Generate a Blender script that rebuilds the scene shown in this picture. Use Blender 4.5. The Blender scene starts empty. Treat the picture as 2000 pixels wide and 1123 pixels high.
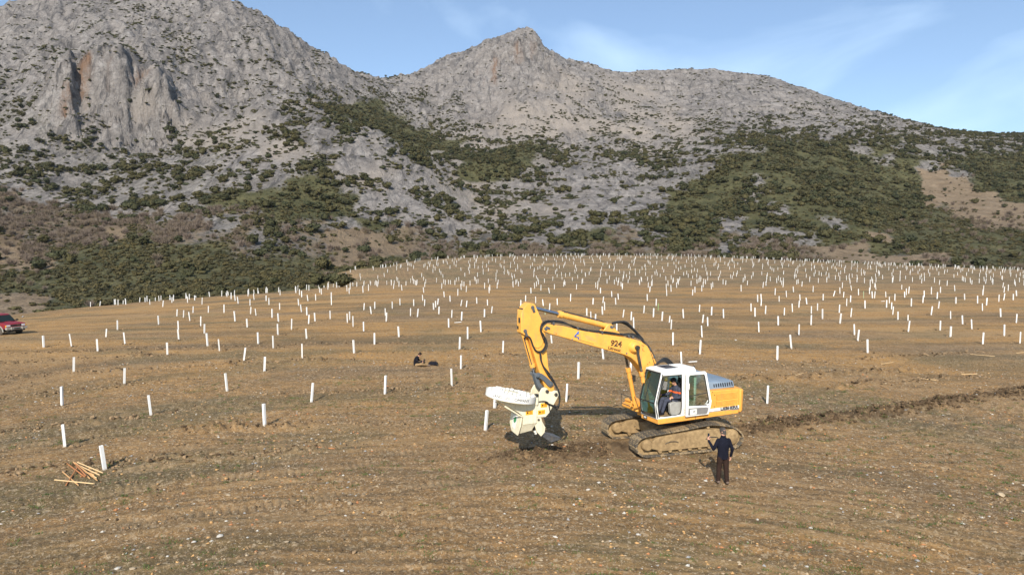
import bpy, bmesh, math, random
import numpy as np
from mathutils import Vector, Matrix, Euler
from mathutils.bvhtree import BVHTree
SC = bpy.context.scene
COL = SC.collection
rng = np.random.default_rng(11)
random.seed(5)
R = math.radians

# ------------------------------------------------------------------ camera, sky, sun, exposure
EYE = np.array([0.0, 0.0, 7.55]); FOC = 1333.0; PITCH = math.atan(84.5 / 1333.0)
cam = bpy.data.cameras.new('camera'); cam_o = bpy.data.objects.new('camera', cam); COL.objects.link(cam_o)
cam_o.location = EYE; cam_o.rotation_euler = (R(90) - PITCH, 0, 0)
cam.sensor_width = 36.0; cam.lens = 36.0 * FOC / 2000.0; cam.clip_end = 6000; cam.clip_start = 0.5
SC.camera = cam_o

SUN_EL, SUN_DIR = R(34.0), Vector((-0.16, -1.0, 0)).normalized()      # where the sun stands
world = bpy.data.worlds.new('World'); SC.world = world; world.use_nodes = True
wt = world.node_tree; wt.nodes.clear()
def wn(t, **k):
    n = wt.nodes.new(t)
    for a, b in k.items(): setattr(n, a, b)
    return n
sky = wn('ShaderNodeTexSky', sky_type='NISHITA', sun_disc=False)
sky.sun_elevation = SUN_EL; sky.sun_rotation = math.atan2(SUN_DIR.x, SUN_DIR.y) % (2 * math.pi)
sky.air_density = 1.0; sky.dust_density = 0.4; sky.ozone_density = 3.0; sky.altitude = 900
tc = wn('ShaderNodeTexCoord'); mp = wn('ShaderNodeMapping'); mp.inputs['Scale'].default_value = (1.0, 1.2, 2.6)
mp.inputs['Rotation'].default_value = (0.0, 0.35, 0.2); mp.inputs['Location'].default_value = (2.3, 0.7, 1.1)
wt.links.new(tc.outputs['Generated'], mp.inputs['Vector'])
n1 = wn('ShaderNodeTexNoise'); n1.inputs['Scale'].default_value = 2.1; n1.inputs['Detail'].default_value = 7; n1.inputs['Roughness'].default_value = 0.50
n1.inputs['Distortion'].default_value = 0.5
wt.links.new(mp.outputs[0], n1.inputs['Vector'])
rmp = wn('ShaderNodeValToRGB'); rmp.color_ramp.elements[0].position = 0.46; rmp.color_ramp.elements[1].position = 0.76
rmp.color_ramp.elements[0].color = (0.10, 0.10, 0.10, 1); rmp.color_ramp.elements[1].color = (.78, .78, .78, 1)
wt.links.new(n1.outputs['Fac'], rmp.inputs['Fac'])
cl = wn('ShaderNodeMix', data_type='RGBA'); cl.inputs[7].default_value = (7.2, 9.2, 11.2, 1)
wt.links.new(rmp.outputs['Color'], cl.inputs[0]); wt.links.new(sky.outputs[0], cl.inputs[6])
bg = wn('ShaderNodeBackground'); bg.inputs['Strength'].default_value = 0.115
wt.links.new(cl.outputs[2], bg.inputs['Color'])
wo = wn('ShaderNodeOutputWorld'); wt.links.new(bg.outputs[0], wo.inputs['Surface'])

sl = bpy.data.lights.new('sun', 'SUN'); sl.energy = 5.0; sl.angle = R(0.5); sl.color = (1.0, 0.93, 0.82)
so = bpy.data.objects.new('sun', sl); COL.objects.link(so)
sv = Vector((SUN_DIR.x * math.cos(SUN_EL), SUN_DIR.y * math.cos(SUN_EL), math.sin(SUN_EL)))
so.rotation_euler = sv.to_track_quat('Z', 'Y').to_euler(); so.location = sv * 50
SC.view_settings.view_transform = 'Standard'; SC.view_settings.look = 'None'
SC.view_settings.exposure = 0.34; SC.view_settings.gamma = 1.0; SC.view_settings.use_curve_mapping = False
SC.render.engine = 'CYCLES'
SC.cycles.max_bounces = 6; SC.cycles.diffuse_bounces = 2; SC.cycles.transparent_max_bounces = 12

# ------------------------------------------------------------------ helpers: camera rays, noise, interpolation
FW = np.array([0, math.cos(PITCH), -math.sin(PITCH)]); UPV = np.array([0, math.sin(PITCH), math.cos(PITCH)])
def ray(px, py):
    px = np.asarray(px, float); py = np.asarray(py, float)
    return FW + np.stack([(px - 1000) / FOC, 0 * px, 0 * px], -1) - ((py - 561.5) / FOC)[..., None] * UPV
def at(px, py, d):
    "world point seen at photo pixel (px, py), d metres away along y"
    r = ray(px, py); return EYE + r * (np.asarray(d) / r[..., 1])[..., None]
def toPix(x, y, z):
    dx, dy, dz = x, y, z - EYE[2]
    w = np.maximum(dy * FW[1] + dz * FW[2], 0.1); v = dy * UPV[1] + dz * UPV[2]
    return 1000 + FOC * dx / w, 561.5 - FOC * v / w

def _hash(ix, iy, seed):
    h = (ix.astype(np.int64) * 374761393 + iy.astype(np.int64) * 668265263 + seed * 974711) & 0x7fffffff
    h = ((h ^ (h >> 13)) * 1274126177) & 0x7fffffff
    h = (h ^ (h >> 16)) & 0x7fffffff
    return h
_ang = np.arange(1024) * (2 * math.pi / 1024); _gx = np.cos(_ang); _gy = np.sin(_ang)
def perlin(x, y, seed=0):
    ix = np.floor(x); iy = np.floor(y); fx = x - ix; fy = y - iy
    u = fx * fx * fx * (fx * (fx * 6 - 15) + 10); v = fy * fy * fy * (fy * (fy * 6 - 15) + 10)
    def g(ox, oy):
        h = _hash(ix + ox, iy + oy, seed) & 1023
        return _gx[h] * (fx - ox) + _gy[h] * (fy - oy)
    a = g(0, 0); b = g(1, 0); c = g(0, 1); d = g(1, 1)
    return 1.5 * ((a + u * (b - a)) * (1 - v) + (c + u * (d - c)) * v)
def fbm(x, y, o=4, seed=0, gain=0.5, lac=2.03):
    s = 0; a = 1.0
    for k in range(o):
        s = s + a * perlin(x, y, seed + 17 * k); x = x * lac + 3.1; y = y * lac + 1.7; a *= gain
    return s
def ridged(x, y, o=4, seed=0, gain=0.5, lac=2.1):
    s = 0; a = 1.0
    for k in range(o):
        s = s + a * (1 - np.abs(perlin(x, y, seed + 13 * k)) * 2.0); x = x * lac + 5.3; y = y * lac + 2.9; a *= gain
    return s
def sstep(a, b, x):
    t = np.clip((x - a) / (b - a), 0, 1); return t * t * (3 - 2 * t)
class TPS:
    def __init__(s, P, sc=100.0, smooth=0.0):
        P = np.array(P, float); s.sc = sc; X = P[:, :2] / sc; s.X = X; n = len(X)
        A = np.zeros((n + 3, n + 3)); A[:n, :n] = s.k(X, X) + smooth * np.eye(n)
        A[:n, n] = 1; A[:n, n + 1:] = X; A[n, :n] = 1; A[n + 1:, :n] = X.T
        s.w = np.linalg.solve(A, np.concatenate([P[:, 2], [0, 0, 0]]))
    @staticmethod
    def k(a, b):
        d2 = ((a[:, None, 0] - b[None, :, 0]) ** 2 + (a[:, None, 1] - b[None, :, 1]) ** 2)
        return 0.5 * d2 * np.log(d2 + 1e-12)
    def __call__(s, x, y):
        sh = np.shape(x); q = np.stack([np.ravel(x), np.ravel(y)], -1) / s.sc; out = np.empty(len(q)); n = len(s.X)
        for i in range(0, len(q), 20000):
            c = q[i:i + 20000]; out[i:i + 20000] = s.k(c, s.X) @ s.w[:n] + s.w[n] + c @ s.w[n + 1:]
        return out.reshape(sh)
class Lattice:
    "a smooth function evaluated once on a polar lattice (azimuth, log radius), then read bilinearly"
    def __init__(s, fn, a0, a1, na, r0, r1, nr):
        s.a0, s.a1, s.l0, s.l1, s.na, s.nr = a0, a1, math.log(r0), math.log(r1), na, nr
        A, L = np.meshgrid(np.linspace(a0, a1, na), np.linspace(s.l0, s.l1, nr)); rr = np.exp(L)
        s.v = fn(rr * np.sin(A), rr * np.cos(A))
    def __call__(s, x, y):
        a = np.arctan2(x, y); l = np.log(np.maximum(np.hypot(x, y), 1e-3))
        i = np.clip((a - s.a0) / (s.a1 - s.a0) * (s.na - 1), 0, s.na - 1.001); j = np.clip((l - s.l0) / (s.l1 - s.l0) * (s.nr - 1), 0, s.nr - 1.001)
        i0 = i.astype(int); j0 = j.astype(int); fi = i - i0; fj = j - j0; v = s.v
        return (v[j0, i0] * (1 - fi) + v[j0, i0 + 1] * fi) * (1 - fj) + (v[j0 + 1, i0] * (1 - fi) + v[j0 + 1, i0 + 1] * fi) * fj

# ------------------------------------------------------------------ terrain: control points
field_pts = [(-40,6,0),(0,4,0),(40,6,0),(-40,22,0),(0,25,0),(40,25,0),(-30,38,0),(0,50,0),(38,45,0),(-45,54,-.1),(-70,54,-1.6),(75,50,0),(-44,70,-.8),(-22,70,-.1),
  (20,75,.1),(55,75,.2),(-100,80,-5),(-80,112,-4.4),(-60,122,-3.0),(-42,118,-.9),(-28,118,.25),(0,115,.4),(45,115,.6),(85,115,.6),(-60,150,-8),(-95,150,-10),(-120,120,-9),
  (-22,150,-.35),(0,150,-.3),(50,150,-.2),(110,150,-.2),(0,190,1.2),(50,190,1.3),(110,190,.8),(0,255,3.1),(60,255,3.2),(129,232,.6),(165,222,-.7),(230,230,-3),
  (-41,162,.8),(-33,213,1.9),(-52,185,-2.5),(-70,200,-5),(0,300,1.5),(100,300,.5),(-110,180,-8)]
FIELD = TPS(field_pts, 50.0)
mp_ = []
for s_ in '''50,590,190 200,585,185 400,565,188 600,550,195 660,530,232 760,508,275 900,499,285 1100,494,290 1300,497,290 1500,500,290 1700,511,290 1850,520,280 2000,521,270
0,520,270 100,510,255 200,480,265 330,450,290 450,430,300 550,385,340 650,440,310 750,460,320 800,430,345 880,455,340 0,450,310 150,410,360 250,420,345
0,350,400 0,230,500 0,130,560 0,12,660 150,370,400 100,270,460 160,240,478 170,105,505 100,60,620 250,330,430 300,250,490 300,185,505 300,115,530 250,40,640 330,10,680 400,-12,720 450,12,715
400,200,550 400,300,440 500,290,420 520,200,520 560,65,700 500,110,620 600,97,710 620,195,540 640,120,730 700,145,780 735,158,850
700,240,500 780,275,465 850,335,425 890,420,365 745,215,700 780,250,640 860,310,560 900,380,480 930,430,400
760,155,885 820,135,890 900,100,900 960,80,900 1030,72,895 1055,88,890 1080,106,905 1130,125,930 1200,140,960
1000,130,820 920,150,810 850,190,780 950,230,690 1050,200,730 1150,220,740 950,320,520 1050,300,560 1150,300,590 1000,400,420 1100,380,450 1040,440,360 960,460,340 1150,440,340
1290,140,960 1380,135,945 1430,145,935 1500,152,905 1560,170,880 1620,190,860 1700,215,830 1780,238,800 1850,255,790 1920,262,790 2000,262,790
1300,200,830 1400,200,790 1500,220,740 1300,300,600 1400,280,580 1450,290,520 1600,270,600 1700,290,560 1550,350,440 1400,370,430 1250,390,430 1300,430,370 1450,430,370 1650,380,430 1750,380,470
1800,350,520 1900,350,510 1850,420,420 1950,330,560 2000,400,450 2000,320,580 1650,460,340 1750,480,325 1900,480,320 2000,480,320
-400,540,230 -400,430,350 -400,300,450 -400,150,600 -400,0,720 2400,510,270 2400,440,400 2400,330,560 2400,270,800'''.split():
    a, b, d = map(float, s_.split(',')); mp_.append(at(a, b, d))
for px_, py_, d_ in ((-400,0,720),(0,12,660),(400,-12,720),(560,65,700),(735,158,850),(900,100,900),(1030,72,895),(1200,140,960),(1380,135,945),(1560,170,880),(1780,238,800),(2000,262,790),(2400,270,800)):
    q = at(px_, py_, d_); mp_.append(np.array([q[0] * (d_ + 260) / d_, d_ + 260, q[2] * 0.72]))
for x_, y_, z_ in ((-60,150,-8),(-95,150,-10),(0,262,2.5),(60,262,2.5),(129,245,.0),(165,235,-1.5),(-41,175,.2),(-33,222,1.0),(-120,130,-10)): mp_.append(np.array([x_, y_, z_]))
MOUNT = TPS(mp_, 200.0, 1e-4)
# the line where the ploughed field stops and the wild slope starts: radius by azimuth
_ea = np.array([-70, -45, -36.9, -33, -24.2, -20.6, -15.7, -15.0, -13.5, -11.5, -8.5, -4, 0, 10, 20, 29, 36.9, 45, 70.])
_er = np.array([110, 118, 142, 146, 142, 134, 140, 166, 176, 192, 224, 247, 262, 268, 272, 270, 282, 290, 300.])
def edge_r(a): return np.interp(np.degrees(a), _ea, _er)
def base_raw(x, y):
    r = np.hypot(x, y); a = np.arctan2(x, y); e = edge_r(a)
    t = sstep(-6.0, 26.0, r - e)
    return FIELD(x, y) * (1 - t) + MOUNT(x, y) * t
A_MAX = R(52)
LAT = Lattice(base_raw, -A_MAX * 1.05, A_MAX * 1.05, 420, 3.0, 1300.0, 520)
zbase = LAT

# row lines of turned soil and caterpillar prints, as ground polylines (metres)
FURROW = [(34, 38.5), (26.3, 34.6), (22.5, 32.9), (19, 31.3), (14.5, 29.4), (11.9, 28.3), (9.1, 26.9), (6.0, 25.7)]
FRONT = [(6.2, 25.5), (5.2, 25.2), (3.4, 24.7), (1.9, 24.25), (0.2, 23.75)]
ROWS = [[(-22, 19.5), (-16.7, 21.8), (-14.0, 23.0), (-9.2, 24.0), (-6.9, 25.2)], [(-24, 24.5), (-20.6, 27), (-17.8, 28.6), (-14.1, 30.8)], [(-29, 31), (-25.4, 33.4), (-21.8, 35.9), (-17.3, 37.9)],
        [(-30, 37.5), (-24, 40.5), (-17, 43), (-10, 44.5)], [(-36, 46), (-26, 49), (-16, 51.5), (-6, 52)], [(16, 41), (24, 45), (33, 47.5)], [(10, 37.5), (17, 38.6), (24, 40.5)], [(-12, 34), (-7, 35.3), (-2, 35.6)], [(-14, 27.2), (-8, 28.2), (-3, 28.6)],
        [(-2, 46), (6, 47.5), (14, 48)], [(13.5, 35), (19, 36.5), (27, 39)], [(-36, 40), (-30, 44), (-24, 46)]]
PRINTS = [[(-12.9, 20.0), (-10.9, 21.2), (-7.4, 22.0), (-4.9, 23.0)], [(-9.9, 18.2), (-7.4, 19.2), (-4.7, 20.4), (-2.0, 21.2)], [(-13.9, 24.4), (-11, 24.9), (-8.2, 25.9)], [(-12.5, 17.5), (-11.0, 18.0), (-9.4, 18.3)],
          [(-13.2, 22.3), (-9.4, 23.0), (-6.2, 24.0), (-3.0, 24.6)], [(-2.5, 20.4), (0.2, 20.9), (2.0, 21.0)], [(-19, 25.0), (-16.5, 26.2), (-13.0, 27.2)]]
def poly_sd(x, y, P):
    "distance to a polyline and position along it"
    best = np.full(np.shape(x), 1e9); al = np.zeros(np.shape(x)); acc = 0.0
    for (x0, y0), (x1, y1) in zip(P[:-1], P[1:]):
        dx, dy = x1 - x0, y1 - y0; L = math.hypot(dx, dy)
        t = ((x - x0) * dx + (y - y0) * dy) / (L * L); tc_ = np.clip(t, 0, 1)
        d = np.hypot(x - x0 - tc_ * dx, y - y0 - tc_ * dy); m = d < best
        best = np.where(m, d, best); al = np.where(m, acc + tc_ * L, al); acc += L
    return best, al
def flow(x, y):
    "coordinate that is constant along the plough lines"
    k = 0.0267 * (1 - 0.85 * sstep(26, 48, y)); xx = np.clip(x + 2.9, -26, 26)
    return y + k * xx * xx * np.where(x > -2.9, 0.8, 1.0)
def field_detail(x, y):
    """fine relief of the field and its masks: moist soil, green, rough clods, print, orange"""
    r = np.hypot(x, y); v = flow(x, y)
    near = 1 - sstep(45, 90, r); fine = 1 - sstep(28, 50, r)
    z = 0.10 * fbm(x * .11, y * .16, 3, 1) + 0.045 * near * fbm(x * .45, v * 1.3, 3, 2) 
    lump = fbm(x * .7, y * .9, 2, 91)
    rough = np.clip(0.35 + 0.9 * fbm(x * .22, v * .5, 3, 3), 0, 1)
    z = z + near * 0.042 * (0.35 + rough) * fbm(x * 1.9, v * 3.6, 3, 4)
    z = z + fine * 0.024 * (0.4 + rough) * fbm(x * 6.5, y * 6.0, 2, 5, .6)
    moist = np.zeros_like(x); clod = np.zeros_like(x)
    wob = 0.30 * perlin(x * .55, y * .55, 8) + .14 * perlin(x * 1.7, y * 1.7, 80)
    for P, w, h, mo in [(FURROW, .60, .26, .92), (FRONT, .82, .17, .95)]:
        d, al = poly_sd(x + wob, y + wob * .6, P); b = np.exp(-(d / w) ** 2 * (1.0 + .5 * lump)) * (1 if P is FRONT else .55 + .75 * sstep(-.5, .6, perlin(al * .35, al * 0 + 3.7, 77)))
        z = z + h * b * (0.6 + 0.55 * fbm(x * 2.3, y * 2.3, 3, 9)) + .10 * b * fbm(x * 5.2, y * 5.2, 2, 19); moist = np.maximum(moist, mo * np.clip(b * 1.4, 0, 1) * np.clip(.75 + .8 * fbm(x * 1.3, y * 1.3, 2, 10), 0, 1)); clod = np.maximum(clod, b)
    for i, P in enumerate(ROWS):
        d, al = poly_sd(x + wob, y + wob, P); b = np.exp(-(d / .42) ** 2) * np.clip(.05 + 1.3 * fbm(al * .3, al * 0 + i * 9.1, 2, 12), 0, 1)
        z = z + .34 * b * (.45 + .9 * fbm(x * 2.6, y * 2.6, 3, 13)); clod = np.maximum(clod, b); moist = np.maximum(moist, .55 * b * np.clip(.5 + fbm(x, y, 2, 14), 0, 1))
    pr = np.zeros_like(x)
    for i, P in enumerate(PRINTS):
        d, al = poly_sd(x, y, P); m = (1 - sstep(.26, .34, d)) * np.clip(.45 + 1.6 * fbm(al * .55, al * 0 + i * 5.3, 2, 15), 0, 1)
        z = z - m * (.012 + .055 * (1 - sstep(.22, .62, np.abs(np.sin(al * math.pi / .23))))); pr = np.maximum(pr, m)
    green = sstep(-.05, .75, fbm(x * .10, v * .22, 4, 21) + .55 * sstep(-4, -15, x) * sstep(34, 22, y) + .18 * sstep(6, 15, x) * sstep(32, 20, y) + .35 * sstep(118, 150, r))
    orange = np.clip((.30 + .70 * sstep(24, 48, y)) * sstep(150, 105, r) * (.62 + .9 * fbm(x * .05, v * .2, 4, 22)) + .10, 0, 1)
    vf = 1.9 * (1 - sstep(30, 70, r)) + .45 * sstep(30, 70, r)
    streak = np.clip(.42 + .75 * (fbm(x * .07, v * 4.2, 3, 23) * (1 - sstep(34, 62, r)) + fbm(x * .035, v * .42, 4, 24) * sstep(34, 62, r)) + .14 * fbm(x * .05, v * .16, 2, 25), 0, 1)
    z = z - .035 * near * (streak - .4)
    return z, moist, green, clod, pr, orange, streak
def zground(x, y):
    x = np.asarray(x, float); y = np.asarray(y, float)
    return zbase(x, y) + field_detail(x, y)[0]
def gz(x, y): return float(zground(np.array([x]), np.array([y]))[0])
def hit(px, py, rmin=9.0, rmax=330.0):
    "where the ray through photo pixels meets the (smooth) field"
    px = np.atleast_1d(np.asarray(px, float)); py = np.atleast_1d(np.asarray(py, float)); d = np.geomspace(rmin, rmax, 900)
    rr = ray(px, py); rr = rr / rr[:, 1:2]
    X = rr[:, :1] * d; Z = EYE[2] + rr[:, 2:] * d; G = zbase(X, np.broadcast_to(d, X.shape)); below = Z < G
    k = np.where(below.any(1), below.argmax(1), len(d) - 1); i = np.arange(len(k)); k0 = np.maximum(k - 1, 0)
    a = Z[i, k0] - G[i, k0]; b = Z[i, k] - G[i, k]; t = np.where(np.abs(a - b) > 1e-9, a / (a - b + 1e-12), 0); dd = d[k0] + np.clip(t, 0, 1) * (d[k] - d[k0])
    return np.stack([rr[:, 0] * dd, dd], -1), below.any(1)

# ------------------------------------------------------------------ helpers: objects, materials, meshes
def link(o, parent=None):
    COL.objects.link(o)
    if parent is not None: o.parent = parent
    return o
def tag(o, label=None, cat=None, group=None, kind=None):
    if label: o['label'] = label
    if cat: o['category'] = cat
    if group: o['group'] = group
    if kind: o['kind'] = kind
    return o
def empty(name, loc=(0, 0, 0), rz=0.0, parent=None):
    o = bpy.data.objects.new(name, None); o.location = loc; o.rotation_euler = (0, 0, rz); o.empty_display_size = .2
    return link(o, parent)
def np_mesh(name, V, Fq, mats=(), smooth=False):
    me = bpy.data.meshes.new(name); V = np.asarray(V, np.float32); Fq = np.asarray(Fq, np.int32); n, k = Fq.shape
    me.vertices.add(len(V)); me.vertices.foreach_set('co', V.ravel())
    me.loops.add(n * k); me.loops.foreach_set('vertex_index', Fq.ravel())
    me.polygons.add(n); me.polygons.foreach_set('loop_start', np.arange(0, n * k, k, dtype=np.int32))
    me.polygons.foreach_set('use_smooth', np.full(n, smooth))
    me.update(calc_edges=True); me.validate()
    for m in mats: me.materials.append(m)
    return me
class NT:
    "tiny helper for building shader node trees"
    def __init__(s, name):
        s.m = bpy.data.materials.new(name); s.m.use_nodes = True; s.t = s.m.node_tree; s.t.nodes.clear()
        s.out = s.n('ShaderNodeOutputMaterial'); s.b = s.n('ShaderNodeBsdfPrincipled'); s.l(s.b.outputs[0], s.out.inputs[0])
        s.b.inputs['Roughness'].default_value = .8
    def n(s, t, **k):
        q = s.t.nodes.new(t)
        for a, b in k.items(): setattr(q, a, b)
        return q
    def l(s, a, b): s.t.links.new(a, b)
    def put(s, v, sock):
        if isinstance(v, bpy.types.NodeSocket): s.l(v, sock)
        elif isinstance(v, (tuple, list)) and len(v) == 3 and sock.type == 'RGBA': sock.default_value = (*v, 1)
        else: sock.default_value = v
    def coord(s, kind='Object', scale=(1, 1, 1), rot=(0, 0, 0)):
        c = s.n('ShaderNodeTexCoord'); m = s.n('ShaderNodeMapping'); m.inputs['Scale'].default_value = scale; m.inputs['Rotation'].default_value = rot
        s.l(c.outputs[kind], m.inputs[0]); return m.outputs[0]
    def noise(s, vec, scale, detail=4, rough=.55, dist=0.0, out='Fac'):
        q = s.n('ShaderNodeTexNoise'); s.l(vec, q.inputs['Vector']); q.inputs['Scale'].default_value = scale; q.inputs['Detail'].default_value = detail
        q.inputs['Roughness'].default_value = rough; q.inputs['Distortion'].default_value = dist; return q.outputs[out]
    def voro(s, vec, scale, feature='F1', out='Distance', rand=1.0):
        q = s.n('ShaderNodeTexVoronoi', feature=feature); s.l(vec, q.inputs['Vector']); q.inputs['Scale'].default_value = scale; q.inputs['Randomness'].default_value = rand
        return q.outputs[out]
    def ramp(s, fac, lo, hi, a=0.0, b=1.0):
        q = s.n('ShaderNodeMapRange'); q.interpolation_type = 'SMOOTHSTEP'; s.l(fac, q.inputs[0])
        for i, v in enumerate((lo, hi, a, b)): q.inputs[1 + i].default_value = v
        return q.outputs[0]
    def mix(s, f, a, b, mode='MIX'):
        q = s.n('ShaderNodeMix', data_type='RGBA', blend_type=mode); s.put(f, q.inputs[0]); s.put(a, q.inputs[6]); s.put(b, q.inputs[7]); return q.outputs[2]
    def math(s, op, a, b=0.0):
        q = s.n('ShaderNodeMath', operation=op); s.put(a, q.inputs[0]); s.put(b, q.inputs[1]); return q.outputs[0]
    def attr(s, name):
        q = s.n('ShaderNodeAttribute', attribute_name=name); p = s.n('ShaderNodeSeparateColor'); s.l(q.outputs['Color'], p.inputs[0]); return p.outputs[0], p.outputs[1], p.outputs[2], q.outputs['Alpha']
    def bump(s, h, strength=.5, dist=.05):
        q = s.n('ShaderNodeBump'); q.inputs['Strength'].default_value = strength; q.inputs['Distance'].default_value = dist; s.l(h, q.inputs['Height']); s.l(q.outputs[0], s.b.inputs['Normal'])
    def base(s, c, rough=None, metal=None, spec=None):
        s.put(c, s.b.inputs['Base Color'])
        if rough is not None: s.put(rough, s.b.inputs['Roughness'])
        if metal is not None: s.put(metal, s.b.inputs['Metallic'])
        if spec is not None: s.put(spec, s.b.inputs['Specular IOR Level'])
        return s.m
def plain(name, c, rough=.6, metal=0.0, var=.18, dust=0.0, scale=6.0, dustc=(.30, .22, .13), spec=.5):
    "paint or plastic with slight unevenness and dry dust"
    t = NT(name); v = t.coord(); f = t.noise(v, scale, 5, .6)
    col = t.mix(t.ramp(f, .3, .7), tuple(x * (1 - var) for x in c), tuple(min(1, x * (1 + var)) for x in c))
    if dust: col = t.mix(t.ramp(t.noise(v, scale * .45, 6, .65, .4), .62 - .35 * dust, .85 - .3 * dust, 0, min(1, dust * 1.5)), col, dustc)
    return t.base(col, t.ramp(f, .2, .8, max(.05, rough - .1), min(1, rough + .12)), metal, spec)

# ------------------------------------------------------------------ setting: what grows where on the slopes (rows of 25 px, columns of 50 px of the view)
CLS = ['rrrssmrrrr',
  'rrrssmssrrr',
  'srrsssmsrrrr',
  'mmrrssmmssrrr',
  'msssrsmmmssrsrrrrrrrrr',
  'sssrrrsmmmmssrrrrrrrrrrrrrr',
  'mssrrrrsmmmsssssrrrrrrrrrrrrrrrrss',
  'mssrrdmrssrsmddddsrrrrrssrrrrrrrrrrssss',
  'dmssrsmssssmdDDdssrrrrssssrrrrsssrrsssss',
  'ddmsssmsssrmmdDDddsrsssssrssmdmmsmmmmmmm',
  'mdmmmdmsmmddmmdDDdmmmmsmsssmmdddmmddmddd',
  'dmddmmmdddmmsmmdDDddDdmmmmsmmdDDDdDddmdd',
  'ddmddmmddmmsmmmmddDDDdmmmsmmDDDDDDdDdDDD',
  'mdmddddddmmddmmmmdDDdmmmmdddDDDDDDDDtdDD',
  'mddddddddmdDDdmmmdddmdmmmsmDDdDDDDDDtTDD',
  'bdsmddmdDDDDDDmmmddmmsmrrsDDDdDDDDDDtttD',
  'BbBdmdsdBBDDDDmdmdmmrsrrsmDDDDmDDDDDhTtT',
  'bbBbbbBbdBBBBdDdmmsmdmrdmDDDmDDDdDDhhhTT',
  'bBbbThbBBBdBBTTBBdBdmdDDBmDDBdmdDDtDhhhh',
  'TbhhhHHhhBdBBTTTBBdBbBdBBBdBdBBBtTDhhhhh',
  'TThhHHhHHHhhhTThBBBdBBBBdBBBBBBBTtttThhh',
  'hhHHHHHDHHHHhHHDBTTTBBBBBBBBBBBBTTtthhhT',
  'hhHHHHHHHHHHHDDBTTTT',
  'tthHHHHHhhhhhhBTTTTT',
  'tthhhhhhhhhhhh']
#        evergreen  low tuft  twig   heath | ground: green brown tan
PROP = {'r': (1/1500, 1/90, 0, 0, 0, .0, .05), 's': (1/190, 1/20, 0, 0, .03, .0, .14), 'm': (1/48, 1/14, 0, 0, .10, .04, .16), 'd': (1/17, 1/20, 0, 1/120, .32, .10, .12), 'H': (1/170, 0, 0, 1/2.6, .60, .26, .22),
        'D': (1/20, 1/40, 0, 1/8, .72, .22, .10), 'b': (1/150, 0, 1/11, 1/30, .15, .50, .45), 'B': (1/60, 0, 1/40, 1/8, .34, .34, .42), 'h': (1/160, 0, 1/200, 1/4.5, .60, .35, .15), 't': (1/1500, 1/300, 0, 1/200, .05, .10, .95), 'T': (1/260, 0, 1/70, 1/40, .25, .25, .75)}
_W = max(len(c) for c in CLS); PM = np.array([[PROP[c] for c in row.ljust(_W, row[-1]).ljust(40, row[-1])] for row in CLS])
def slope_props(x, y, zb):
    px, py = toPix(x, y, zb)
    px = px + 22 * fbm(x * .03, y * .03, 3, 31); py = py + 11 * fbm(x * .035, y * .035, 3, 32)
    i = np.clip(px / 50 - .5, 0, 38.999); j = np.clip(py / 25 - .5, 0, len(CLS) - 1.001); i0 = i.astype(int); j0 = j.astype(int); fi = sstep(.2, .8, i - i0)[..., None]; fj = sstep(.2, .8, j - j0)[..., None]
    return (PM[j0, i0] * (1 - fi) + PM[j0, i0 + 1] * fi) * (1 - fj) + (PM[j0 + 1, i0] * (1 - fi) + PM[j0 + 1, i0 + 1] * fi) * fj
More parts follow.
